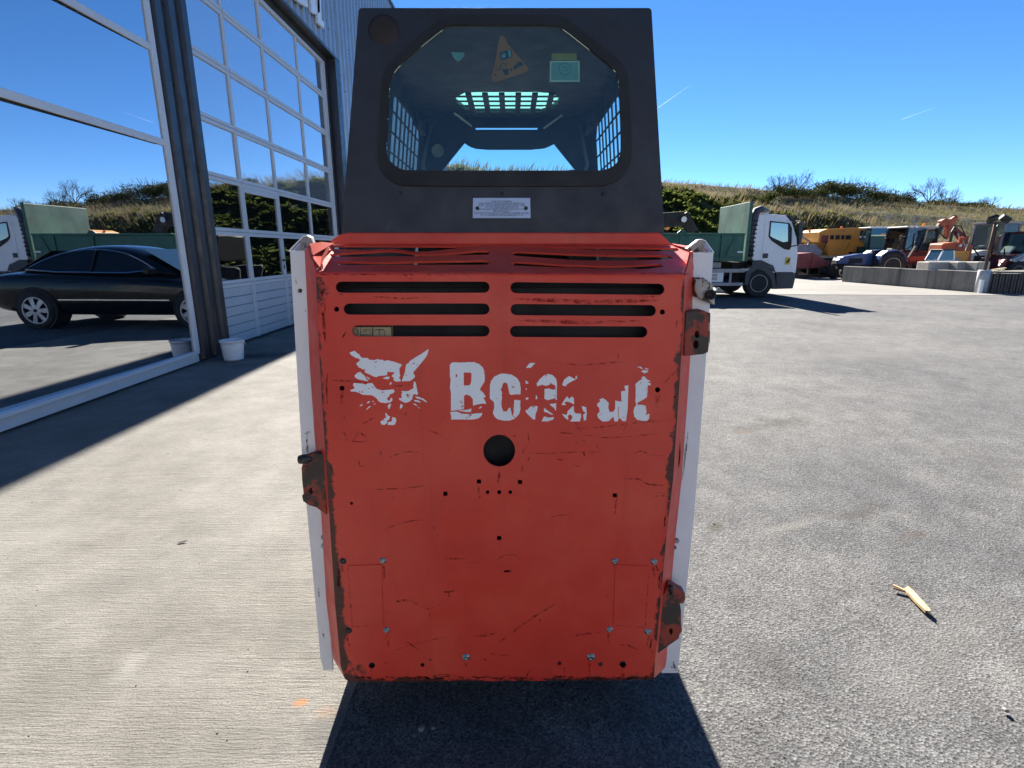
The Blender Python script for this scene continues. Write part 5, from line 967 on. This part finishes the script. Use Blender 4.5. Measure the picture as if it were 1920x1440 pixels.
# small fittings that break up the outlines of the far machines
for o_, fits in ((bh, [((-.9, -.72, 2.3), (-1.15, -.8, 1.9)), ((.7, -.7, 2.2), (1.05, -.85, 1.85)), ((.8, -.5, 1.3), (1.3, -.6, 1.75)), ((-1.0, .2, 1.3), (-1.3, .1, 1.9))]), (cmb, [((.5, .7, 2.2), (.85, .95, 1.9)), ((1.6, .4, 1.0), (1.9, .5, 1.9)), ((-1.2, .5, 1.6), (-1.0, .6, 2.5)), ((1.2, .8, 1.2), (1.7, .9, 1.6))]), (ym, [((1.2, -1.3, 1.9), (1.45, -1.5, 1.5)), ((-1.6, -1.25, 1.2), (-1.2, -1.3, 1.8))]), (oc, [((1.2, .4, 1.4), (1.6, .3, .9)), ((.2, -.42, 1.3), (.5, .2, 1.8)), ((1.25, .9, 1.5), (1.5, .9, 2.0))])):
    for a, b in fits:
        m_ = Vector(a).lerp(Vector(b), .5) + Vector((.06, -.08, -.12)); A(o_, 'hose', tb([a, m_, b], .028, 6), BLACK)
    a, b = fits[0]; A(o_, 'mirror', boxc(b, (.05, .16, .26)), BLACK, bevel=.015)
    for k in (-.3, .3): A(o_, 'work_lamp', boxc((a[0] * .6 + k * .4, a[1], a[2] + .12), (.1, .1, .1)), WHITE2, bevel=.02)
for px, Y, fl, mt, lb in ((1822, 27, 1, DKRED, 'thin dark red folded crane arms between the orange machine and the pale tractor'), (1704, 30.5, -1, ORNG, 'rusty orange loader arms raised behind the dark backhoe cab'), (1612, 33, 1, DKSTEEL, 'thin dark steel arms poking up behind the yellow truck body'), (1884, 27, -1, ORNG, 'orange folded digger arms between pale tractor and harvester')):
    cr_ = thing('loading_crane', lb, 'crane', (K(px, 470, Y).x, Y + .5, 0)); u = lambda x, y, z: (x * fl, y, z)
    A(cr_, 'column', beam(nb(), (0, 0, 0), (0, 0, 2.0), .16, .16), mt); A(cr_, 'arm', beam(nb(), (0, 0, 1.9), u(-.9, 0, 2.55), .11, .15), mt); A(cr_, 'arm', beam(nb(), u(-.9, .1, 2.55), u(.3, .1, 1.3), .09, .12), mt); A(cr_, 'ram', tb([u(0, -.1, 1.2), u(-.5, -.05, 2.15)], .045, 8), STEEL); A(cr_, 'hose', tb([u(-.1, -.1, 2.0), u(-.5, -.15, 2.5), u(-.85, -.1, 2.5)], .025, 6), BLACK); A(cr_, 'base', bx((-.5, -.4, 0), (.5, .4, .5)), DKSTEEL)
pr_ = thing('feed_mixer', 'rusty low farm implement frame with tines behind the blue tractor', 'implement', (K(1722, 495, 24.6).x, 25.0, 0))
for k in range(6): A(pr_, 'tine', tb([(-.8 + k * .32, 0, .95), (-.75 + k * .32, -.2, .5), (-.85 + k * .32, -.1, .05)], .025, 6), RUST)
A(pr_, 'beam', beam(nb(), (-1, 0, .95), (1, 0, 1.0), .1, .12), DKRED); A(pr_, 'beam', beam(nb(), (-1, .5, .8), (1, .5, .85), .1, .1), DKRED); A(pr_, 'hitch', beam(nb(), (-.2, 0, 1.0), (.1, .1, 1.5), .08, .1), DKSTEEL)
# ---- black excavator arm behind the tipper body
q = K(1270, 440, 22); ex = thing('excavator', 'black excavator arm rising behind the green tipper body', 'excavator', (q.x, 22.4, 0))
def te(px, py): v = K(px, py, 22); return (v.x - q.x, -.4, v.z)
A(ex, 'boom', beam(nb(), te(1215, 415), te(1282, 410), .3, .55), BLACK, bevel=.04); A(ex, 'dipper', beam(nb(), te(1280, 402), te(1302, 442), .26, .42), BLACK, bevel=.04); A(ex, 'pivot', lathe(nb(), [(.11, -.72), (.11, -.6), (.05, -.6), (.045, -.7), (.0001, -.7)], (te(1278, 412)[0], 0, te(1278, 412)[2]), 'y', 18), STEEL)
A(ex, 'hydraulic_pipe', tb([te(1258, 401), te(1276, 401)], .03, 8), STEEL); A(ex, 'work_lamp', boxc(te(1251, 426), (.16, .1, .2)), AMBER, bevel=.02); A(ex, 'stick_end', beam(nb(), te(1300, 436), te(1312, 470), .26, .3), BLACK); A(ex, 'bucket', pr([(.2, .1), (1.1, .0), (1.3, .5), (1.0, .95), (.4, .9)], 'y', -.7, .1), DKSTEEL, bevel=.03)
A(ex, 'house', pr([(-3.4, .9), (-3.4, 1.9), (-1.7, 2.0), (-1.6, .9)], 'y', -.9, .9), DKSTEEL, bevel=.06)
for s_ in (-1.0, .65): A(ex, 'track', bx((-4.0, s_, 0), (-1.0, s_ + .35, .7)), RUBBER, bevel=.2, seg=4)
A(ex, 'boom_foot', beam(nb(), (-2.0, -.4, 1.6), te(1220, 416), .3, .45), BLACK)
q = K(1318, 436, 24); tr_ = thing('track_unit', 'grey perforated ramp lying behind the tipper body next to the faded board', 'ramp', (q.x, 24.5, 0))
A(tr_, 'side_rail', beam(nb(), (-.6, 0, 2.0), (.9, 0, 1.75), .1, .12), GREYM); A(tr_, 'grid', pr([(-.6, 1.2), (-.6, 1.95), (.9, 1.72), (.9, 1.1)], 'y', .02, .1), DKSTEEL); A(tr_, 'stand', bx((-.5, -.2, 0), (.8, .5, 1.2)), DKSTEEL)
for k in range(8): A(tr_, 'slot', boxc((-.5 + k * .18, .0, 1.72 - k * .03), (.08, .05, .12)), GREYM)

# ---- small things on the ground
q0, q1 = G(1696, 1104), G(1748, 1160); wd_ = thing('wood_splinter', 'pale splintered piece of wood on the asphalt', 'wood', q0)
dvec = q1 - q0; L_ = dvec.length; ang = math.atan2(dvec.y, dvec.x)
wd_.rotation_euler = (0, 0, ang); PINE = M('pine_wood', (.62, .43, .22), .7, var=.15, scale=30)
A(wd_, 'board', plate([rag([(0, .011), (.03, .016), (L_ * .8, .013), (L_ * .86, .004), (L_ * .84, -.01), (L_ * .55, -.013), (.02, -.014)], .0006, .02)], lambda x, y: Vector((x, y, .014)), (0, 0, -.012)), PINE); A(wd_, 'splinter', beam(nb(), (.02, -.012, .006), (-.002, -.045, .012), .008, .006), PINE); A(wd_, 'splinter', beam(nb(), (.028, -.01, .005), (.012, -.05, .007), .006, .006), RUST); A(wd_, 'charred_end', pr([(L_ * .84, -.008), (L_ * .86, .006), (L_ * .99, .0)], 'z', .001, .011), BLACK)
q = G(332, 1020); lf = nb(); plate([[(0, 0), (.012, .006), (.03, .008), (.045, .0), (.03, -.006), (.012, -.005)]], lambda x, y: Vector((x, y, .004 + .12 * y + .1 * x)), (0, 0, -.0015), lf)
lo = tag(obj('dead_leaf', lf, M('dead_leaf', (.045, .035, .03), .7)), 'small dark dead leaf lying on the brushed concrete', 'leaf'); lo.location = q; lo.rotation_euler = (0, 0, R(25))
vs, fs = [], []
for k in range(520):
    onc = random.random() < .3; x = random.uniform(-3.6, .1) if onc else random.uniform(.3, 9); y = random.uniform(.9, 4.5) if onc else random.uniform(.9, 9); r = random.uniform(.0015, .0045) * (1.6 if random.random() < .06 else 1); z = 0 if onc else -.008
    b = len(vs); a0 = random.random() * 6
    for j in range(5): vs.append((x + r * math.cos(a0 + j * 1.257) * random.uniform(.7, 1.2), y + r * math.sin(a0 + j * 1.257) * random.uniform(.7, 1.2), z))
    vs.append((x, y, z + r * random.uniform(.6, 1.1)))
    for j in range(5): fs.append((b + j, b + (j + 1) % 5, b + 5))
tag(obj('grit', (vs, fs), M('grit_stone', (.09, .085, .08), .9, var=.5, scale=60)), 'loose grit scattered over asphalt and concrete', None, kind='stuff')
for (px, py, r) in ((1885, 1333, .009), (790, 1368, .010), (812, 1366, .006)):
    q = G(px, py); bm = nb(); bmesh.ops.create_icosphere(bm, subdivisions=2, radius=r)
    for v in bm.verts: v.co = v.co * (1 + .3 * noise.noise(v.co * 150)) ; v.co.z *= .6
    o = tag(obj('pebble', bm, M('grey_pebble', (.22, .21, .2), .8)), 'small angular pebble lying on the yard', 'pebble', 'loose pebbles on the yard'); o.location = q + Vector((0, 0, r * .4))

# ================================================================== HILL AND MOUND
def lerpt(x, tab):
    if x <= tab[0][0]: return tab[0][1]
    for (a, u), (b, v) in zip(tab, tab[1:]):
        if x <= b: return u + (v - u) * (x - a) / (b - a)
    return tab[-1][1]
def sm(t): t = max(0, min(1, t)); return t * t * (3 - 2 * t)
HM = [(-60, 6.8), (-4, 6.6), (3, 6.1), (9.7, 5.4), (12.6, 5.0), (17.2, 4.15), (22.3, 3.7), (25.8, 3.0), (28.3, 1.2), (30, 0)]
HR = [(-60, 11.5), (5, 11), (25, 10.2), (41, 8.9), (56, 7.4), (73, 6.6), (110, 5.8), (160, 5)]
def hz_(x, y):
    m = lerpt(x, HM); foot = 24.9 + 8.3 * sm((x - 9) / 9); cr = foot + 12.6 - 6.6 * sm((x - 9) / 9); tq = (y - foot) / (cr - foot)
    hm = m * (.25 * sm(tq) + .75 * max(0, min(1, tq))) if y < cr else m * (1 - .3 * sm((y - cr) / 9))
    hr = lerpt(x, HR); a = (y - 46) / 36; tcs = .05 * math.sin(y * .9)
    hh = hr * (sm(a) * .82 + .18 * max(0, min(1, a))) + (tcs if 0 < a < 1 else 0)
    if y > 84: hh -= (y - 84) * .05
    if a > 0: hh += (.35 if (a * 3.2) % 1 > .72 else 0) * sm(a * 4)
    h = max(hm, hh) if x < 24.5 or y > 40 else max(hm, hh)
    rough = .38 * min(1, hm / 2) if hm > hh else .12 * min(1, hh / 2)
    p = Vector((x, y, 0)); h += rough * (noise.noise(p * .55) + .7 * noise.noise(p * 1.6))
    return h
vs, fs = [], []; xs = [-60 + i * 3 for i in range(18)] + [-6 + i * .5 for i in range(67)] + [27.5 + i * 1.2 for i in range(80)]; ys = [25 + j * .5 for j in range(30)] + [40 + j * 1.0 for j in range(46)] + [86 + j * 8 for j in range(14)]
for y in ys:
    for x in xs: vs.append((x, y, max(-.05, hz_(x, y)) - (.06 if hz_(x, y) < .02 else 0)))
nx = len(xs)
for j in range(len(ys) - 1):
    for i in range(nx - 1): fs.append((j * nx + i, j * nx + i + 1, (j + 1) * nx + i + 1, (j + 1) * nx + i))
hl = NT('hill_soil')
sepx = hl.n('ShaderNodeSeparateXYZ'); hl.l(hl.tc.outputs['Object'], sepx.inputs[0])
soil = hl.ramp(hl.noise(.9, 7, .7), (.3, (.045, .033, .022)), (.55, (.05, .06, .022)), (.75, (.075, .095, .03)))
dry = hl.ramp(hl.noise(.35, 7, .65), (.3, (.055, .065, .025)), (.5, (.12, .105, .06)), (.7, (.17, .145, .09)))
fy = hl.ramp(hl.math('DIVIDE', hl.math('ADD', sepx.outputs[1], hl.math('MULTIPLY', hl.noise(.4, 3), 6)), 100), (.395, 0.0), (.44, 1.0))
hl.col(hl.mix(fy, soil, dry)); hl.set(.95, spec=.1); hl.bump(hl.noise(2.2, 7, .7), .9, .25)
struct('hill', (vs, fs), hl.m, smooth=True)

def blades(n, place, hmin, hmax, wd, lean=.35):
    vs, fs = [], []
    for _ in range(n):
        x, y = place(); z = hz_(x, y) - .05; h = random.uniform(hmin, hmax); a = random.random() * 6.28; l = random.uniform(0, lean) * h
        dx, dy = math.cos(a), math.sin(a); w_ = wd * random.uniform(.6, 1.4); lx = l * .75 + random.uniform(-.3, .3) * h * lean; ly = random.uniform(-.5, .5) * l
        b = len(vs); vs += [(x - dy * w_, y + dx * w_, z), (x + dy * w_, y - dx * w_, z), (x + lx * .45 + dy * w_ * .7, y + ly * .45, z + h * .6), (x + lx, y + ly, z + h)]
        fs += [(b, b + 1, b + 2), (b, b + 2, b + 3)]
    return vs, fs
DRYG = mat_leaf('dry_grass', (.12, .095, .05), (.25, .205, .125), .35); GRNG = mat_leaf('green_grass', (.045, .07, .018), (.12, .14, .04), .45); WEED = mat_leaf('weeds', (.038, .058, .014), (.13, .155, .038), .5)
tag(obj('dry_grass', blades(26000, lambda: (random.uniform(-10, 120), 46 + 44 * random.random() ** .8), .25, .8, .032, .8), DRYG), 'tall dry tan grass covering the hillside', None, kind='stuff')
tag(obj('mound_top_grass', blades(9000, lambda: (random.uniform(-14, 26), random.uniform(36.5, 46)), .25, .8, .018, .7), DRYG), 'dry grass along the top of the earth mound', None, kind='stuff')
tag(obj('green_grass', blades(24000, lambda: (random.uniform(-14, 85), random.uniform(36.5, 78)), .12, .42, .035, .5), GRNG), 'short green grass on the bank', None, kind='stuff')
vs, fs = [], []
for _ in range(20000):
    x = random.uniform(-12, 24); y = random.uniform(25, 39.5); z = hz_(x, y)
    if z < .15 or (y > 36.4 and x < 9) or noise.noise(Vector((x * .35, y * .35, 3))) < -.42: continue
    dens = noise.noise(Vector((x * .8, y * .8, 9)))
    if x > 19 + (39 - y) * .3 and random.random() < .85: continue
    s0 = random.uniform(.09, .24) * (1.2 + dens * .6)
    for k in range(5):
        a = random.random() * 6.28; up = random.uniform(.1, 1.0); t1 = Vector((math.cos(a), math.sin(a), up)).normalized() * s0; t2 = Vector((-math.sin(a), math.cos(a), random.uniform(-.4, .4))).normalized() * s0 * .4
        p = Vector((x, y, z)) + Vector((random.uniform(-.12, .12), random.uniform(-.12, .12), random.uniform(0, .12))); b = len(vs)
        vs += [tuple(p), tuple(p + t1 * .55 + t2), tuple(p + t1 * 1.1), tuple(p + t1 * .55 - t2)]; fs.append((b, b + 1, b + 2, b + 3))
tag(obj('weeds', (vs, fs), WEED), 'rough green weeds covering the earth mound', None, kind='stuff')

# ---- bare trees, hedge bushes, on the ridge
BARK = M('bark', (.10, .085, .065), .9, var=.3); TWIG = mat_leaf('twigs', (.13, .115, .075), (.26, .22, .13), .3)
BLF = [mat_leaf('hedge_leaf_a', (.03, .042, .014), (.12, .125, .05), .45), mat_leaf('hedge_leaf_b', (.05, .07, .02), (.16, .16, .06), .4)]
def branch(bm, p, dr, ln, r, dep, rnd):
    q = p + dr * ln * .5 + Vector((rnd.uniform(-1, 1), rnd.uniform(-1, 1), rnd.uniform(-.3, .6))) * ln * .06; e = q + (dr + Vector((rnd.uniform(-.2, .2), rnd.uniform(-.2, .2), .05))).normalized() * ln * .5
    tube(bm, [p, q, e], [r, r * .85, r * .66], 5 if dep > 2 else 3, False)
    if dep == 0: return
    for k in range(3 if dep > 1 else 4):
        a = rnd.uniform(0, 6.28); s_ = rnd.uniform(.35, .75); o_ = dr.orthogonal().normalized(); o2 = dr.cross(o_)
        nd = (dr + (o_ * math.cos(a) + o2 * math.sin(a)) * s_ + Vector((0, 0, .12))).normalized()
        branch(bm, p.lerp(e, rnd.uniform(.55, 1)) if k else e, nd, ln * rnd.uniform(.62, .82), r * rnd.uniform(.5, .66), dep - 1, rnd)
def bare_tree(x, y, h, dep, label, seed, group='bare trees on the ridge'):
    rnd = random.Random(seed); t_ = thing('bare_tree', label, 'tree', (x, y, hz_(x, y) - .1), 0, group)
    bm = nb(); tube(bm, [(0, 0, 0), (.02 * h, 0, h * .14), (.0, .01 * h, h * .28)], [h * .030, h * .024, h * .02], 8, False); A(t_, 'trunk', bm, BARK)
    bm = nb()
    for k in range(6):
        a = k * 1.05 + rnd.uniform(-.3, .3); branch(bm, Vector((0, .0, h * (.16 + .02 * k))), Vector((math.cos(a) * .62, math.sin(a) * .62, .75)).normalized(), h * .30, h * .013, dep, rnd)
    A(t_, 'crown', bm, BARK); return t_
def bush(x, y, wx, h, mi, label, seed, n=1100):
    rnd = random.Random(seed); t_ = thing('hedge_bush', label, 'bush', (x, y, hz_(x, y) - .15), 0, 'hedge bushes on the ridge')
    bm = nb(); 
    for k in range(7):
        a = rnd.uniform(0, 6.28); tube(bm, [(0, 0, 0), (math.cos(a) * wx * .2, math.sin(a) * wx * .2, h * .4), (math.cos(a) * wx * .4, math.sin(a) * wx * .35, h * rnd.uniform(.75, 1.1))], [.06, .04, .012], 4, False)
    for k in range(60):
        a = rnd.uniform(0, 6.28); rr = rnd.uniform(.1, .5) * wx; z = h * rnd.uniform(.5, .85); tube(bm, [(math.cos(a) * rr, math.sin(a) * rr * .8, z), (math.cos(a) * rr * 1.15, math.sin(a) * rr * .9, z + h * rnd.uniform(.1, .26))], [.02, .006], 3, False)
    A(t_, 'stems', bm, BARK)
    lobes = [(rnd.uniform(-.33, .33) * wx, rnd.uniform(-.25, .25) * wx, h * rnd.uniform(.3, .66), rnd.uniform(.2, .34)) for _ in range(9)]
    vs, fs = [], []
    for _ in range(n):
        lx, ly, lz, lr = rnd.choice(lobes); v = Vector((rnd.gauss(0, 1), rnd.gauss(0, 1), rnd.gauss(0, 1))).normalized() * rnd.random() ** .4
        p = Vector((lx + v.x * lr * wx, ly + v.y * lr * wx, lz + v.z * lr * h)); 
        if p.z < .02: continue
        s0 = rnd.uniform(.07, .17); a = Vector((rnd.gauss(0, 1), rnd.gauss(0, 1), rnd.gauss(0, .8))).normalized() * s0; b_ = a.orthogonal().normalized() * s0 * rnd.uniform(.4, .7); b = len(vs)
        vs += [tuple(p - a), tuple(p + b_), tuple(p + a), tuple(p - b_)]; fs.append((b, b + 1, b + 2, b + 3))
    A(t_, 'crown', (vs, fs), BLF[mi]); return t_
def at(px, Y): v = K(px, 400, Y); return v.x, Y
DARKB = 'dense dark evergreen hedge bush standing on the ridge'; PALEB = 'loose brownish hedge bush standing on the ridge'
for i, (px, Y, wx, h, mi) in enumerate([(1395, 68, 3.5, 2.0, 1), (1430, 70, 3.4, 2.4, 1), (1462, 74, 4.2, 2.9, 1), (1490, 75, 4.6, 3.0, 1), (1518, 76, 4, 2.5, 1), (1545, 78, 5, 3.3, 0), (1578, 79, 6, 3.9, 0), (1606, 79, 6, 3.8, 0), (1640, 80, 5.5, 3.6, 0), (1672, 80, 5.5, 3.4, 0), (1692, 81, 4, 2.6, 0), (1738, 82, 4.2, 2.2, 1), (1766, 82, 5, 3.0, 1), (1793, 82, 4, 2.2, 0), (1820, 83, 4.6, 2.4, 0), (1845, 83, 3.8, 2.0, 1), (1890, 84, 3.6, 1.6, 1), (1350, 60, 3, 1.5, 1), (1935, 85, 4, 2.2, 0), (1970, 84, 5, 3, 0), (2010, 84, 6, 3.3, 0), (2060, 84, 6, 3.2, 0)]):
    x, y = at(px, Y); bush(x, y, wx * .95, h * .68, mi, PALEB if mi else DARKB, 100 + i, 2600 if mi == 0 else 1300)
bl_ = 'leafless tree with a wide twiggy crown on the ridge'
for i, (px, Y, h, dep, lb) in enumerate([(1737, 82, 7.2, 4, 'tallest bare tree on the ridge, wide domed crown, clear of the hedge'), (1490, 75, 5.6, 4, bl_), (1456, 74, 5.0, 4, bl_), (1447, 73, 4.0, 3, bl_), (1410, 70, 3.0, 3, bl_), (1770, 83, 5.4, 4, bl_), (1850, 84, 4.4, 4, bl_), (1832, 84, 3.6, 3, bl_), (1275, 44, 2.0, 3, bl_), (1262, 42, 1.5, 3, bl_), (1340, 58, 2.4, 3, bl_), (1370, 62, 2.6, 3, bl_), (1700, 80, 3.0, 3, bl_), (2000, 85, 6.5, 4, bl_)]):
    x, y = at(px, Y); bare_tree(x, y, h * .62, dep, lb, 40 + i, None if i == 0 else 'bare trees on the ridge')
# post-and-wire fence across the slope
fn = thing('wire_fence', 'thin post and wire fence running across the dry hillside', 'fence', (45, 62, 0))
pts = []
for k in range(27):
    x = 28 + k * 3; y = 64 - k * .05; z = hz_(x, y); pts.append(Vector((x, y, z))); obj('post', bx((x - .05, y - .05, z - .2), (x + .05, y + .05, z + 1.0)), GREYM, fn, world=True)
for hh in (.55, .95): obj('wire', tb([p + Vector((0, -.06, hh)) for p in pts], .022, 4), GREYM, fn, world=True)
# ---- contrails, high up
CT = NT('ice_cloud'); CT.t.nodes.remove(CT.b)
tl_ = CT.n('ShaderNodeBsdfTranslucent'); tl_.inputs[0].default_value = (.9, .9, .9, 1); tr2 = CT.n('ShaderNodeBsdfTransparent'); mx_ = CT.n('ShaderNodeMixShader'); mx_.inputs[0].default_value = .24
CT.l(tr2.outputs[0], mx_.inputs[1]); CT.l(tl_.outputs[0], mx_.inputs[2]); CT.l(mx_.outputs[0], CT.out.inputs[0])
for k, (a, b, r) in enumerate((((1234, 202), (1296, 158), 3.6), ((1690, 224), (1752, 202), 1.3))):
    P, Q = K(a[0], a[1], 6000), K(b[0], b[1], 7000); sd_ = (Q - P).normalized().cross(Vector((0, 1, 0))).normalized(); bm = nb(); prev = None
    for i in range(25):
        p = P.lerp(Q, i / 24); hw = r * (1.3 - i / 24) * random.uniform(.7, 1.2); e = (bm.verts.new(p + sd_ * hw), bm.verts.new(p - sd_ * hw))
        if prev: bm.faces.new((prev[0], prev[1], e[1], e[0]))
        prev = e
    tag(obj('contrail', bm, CT.m), ['brighter thin white vapour trail in the blue sky next to the cab', 'faint short vapour trail in the open sky away from the cab'][k], 'contrail')
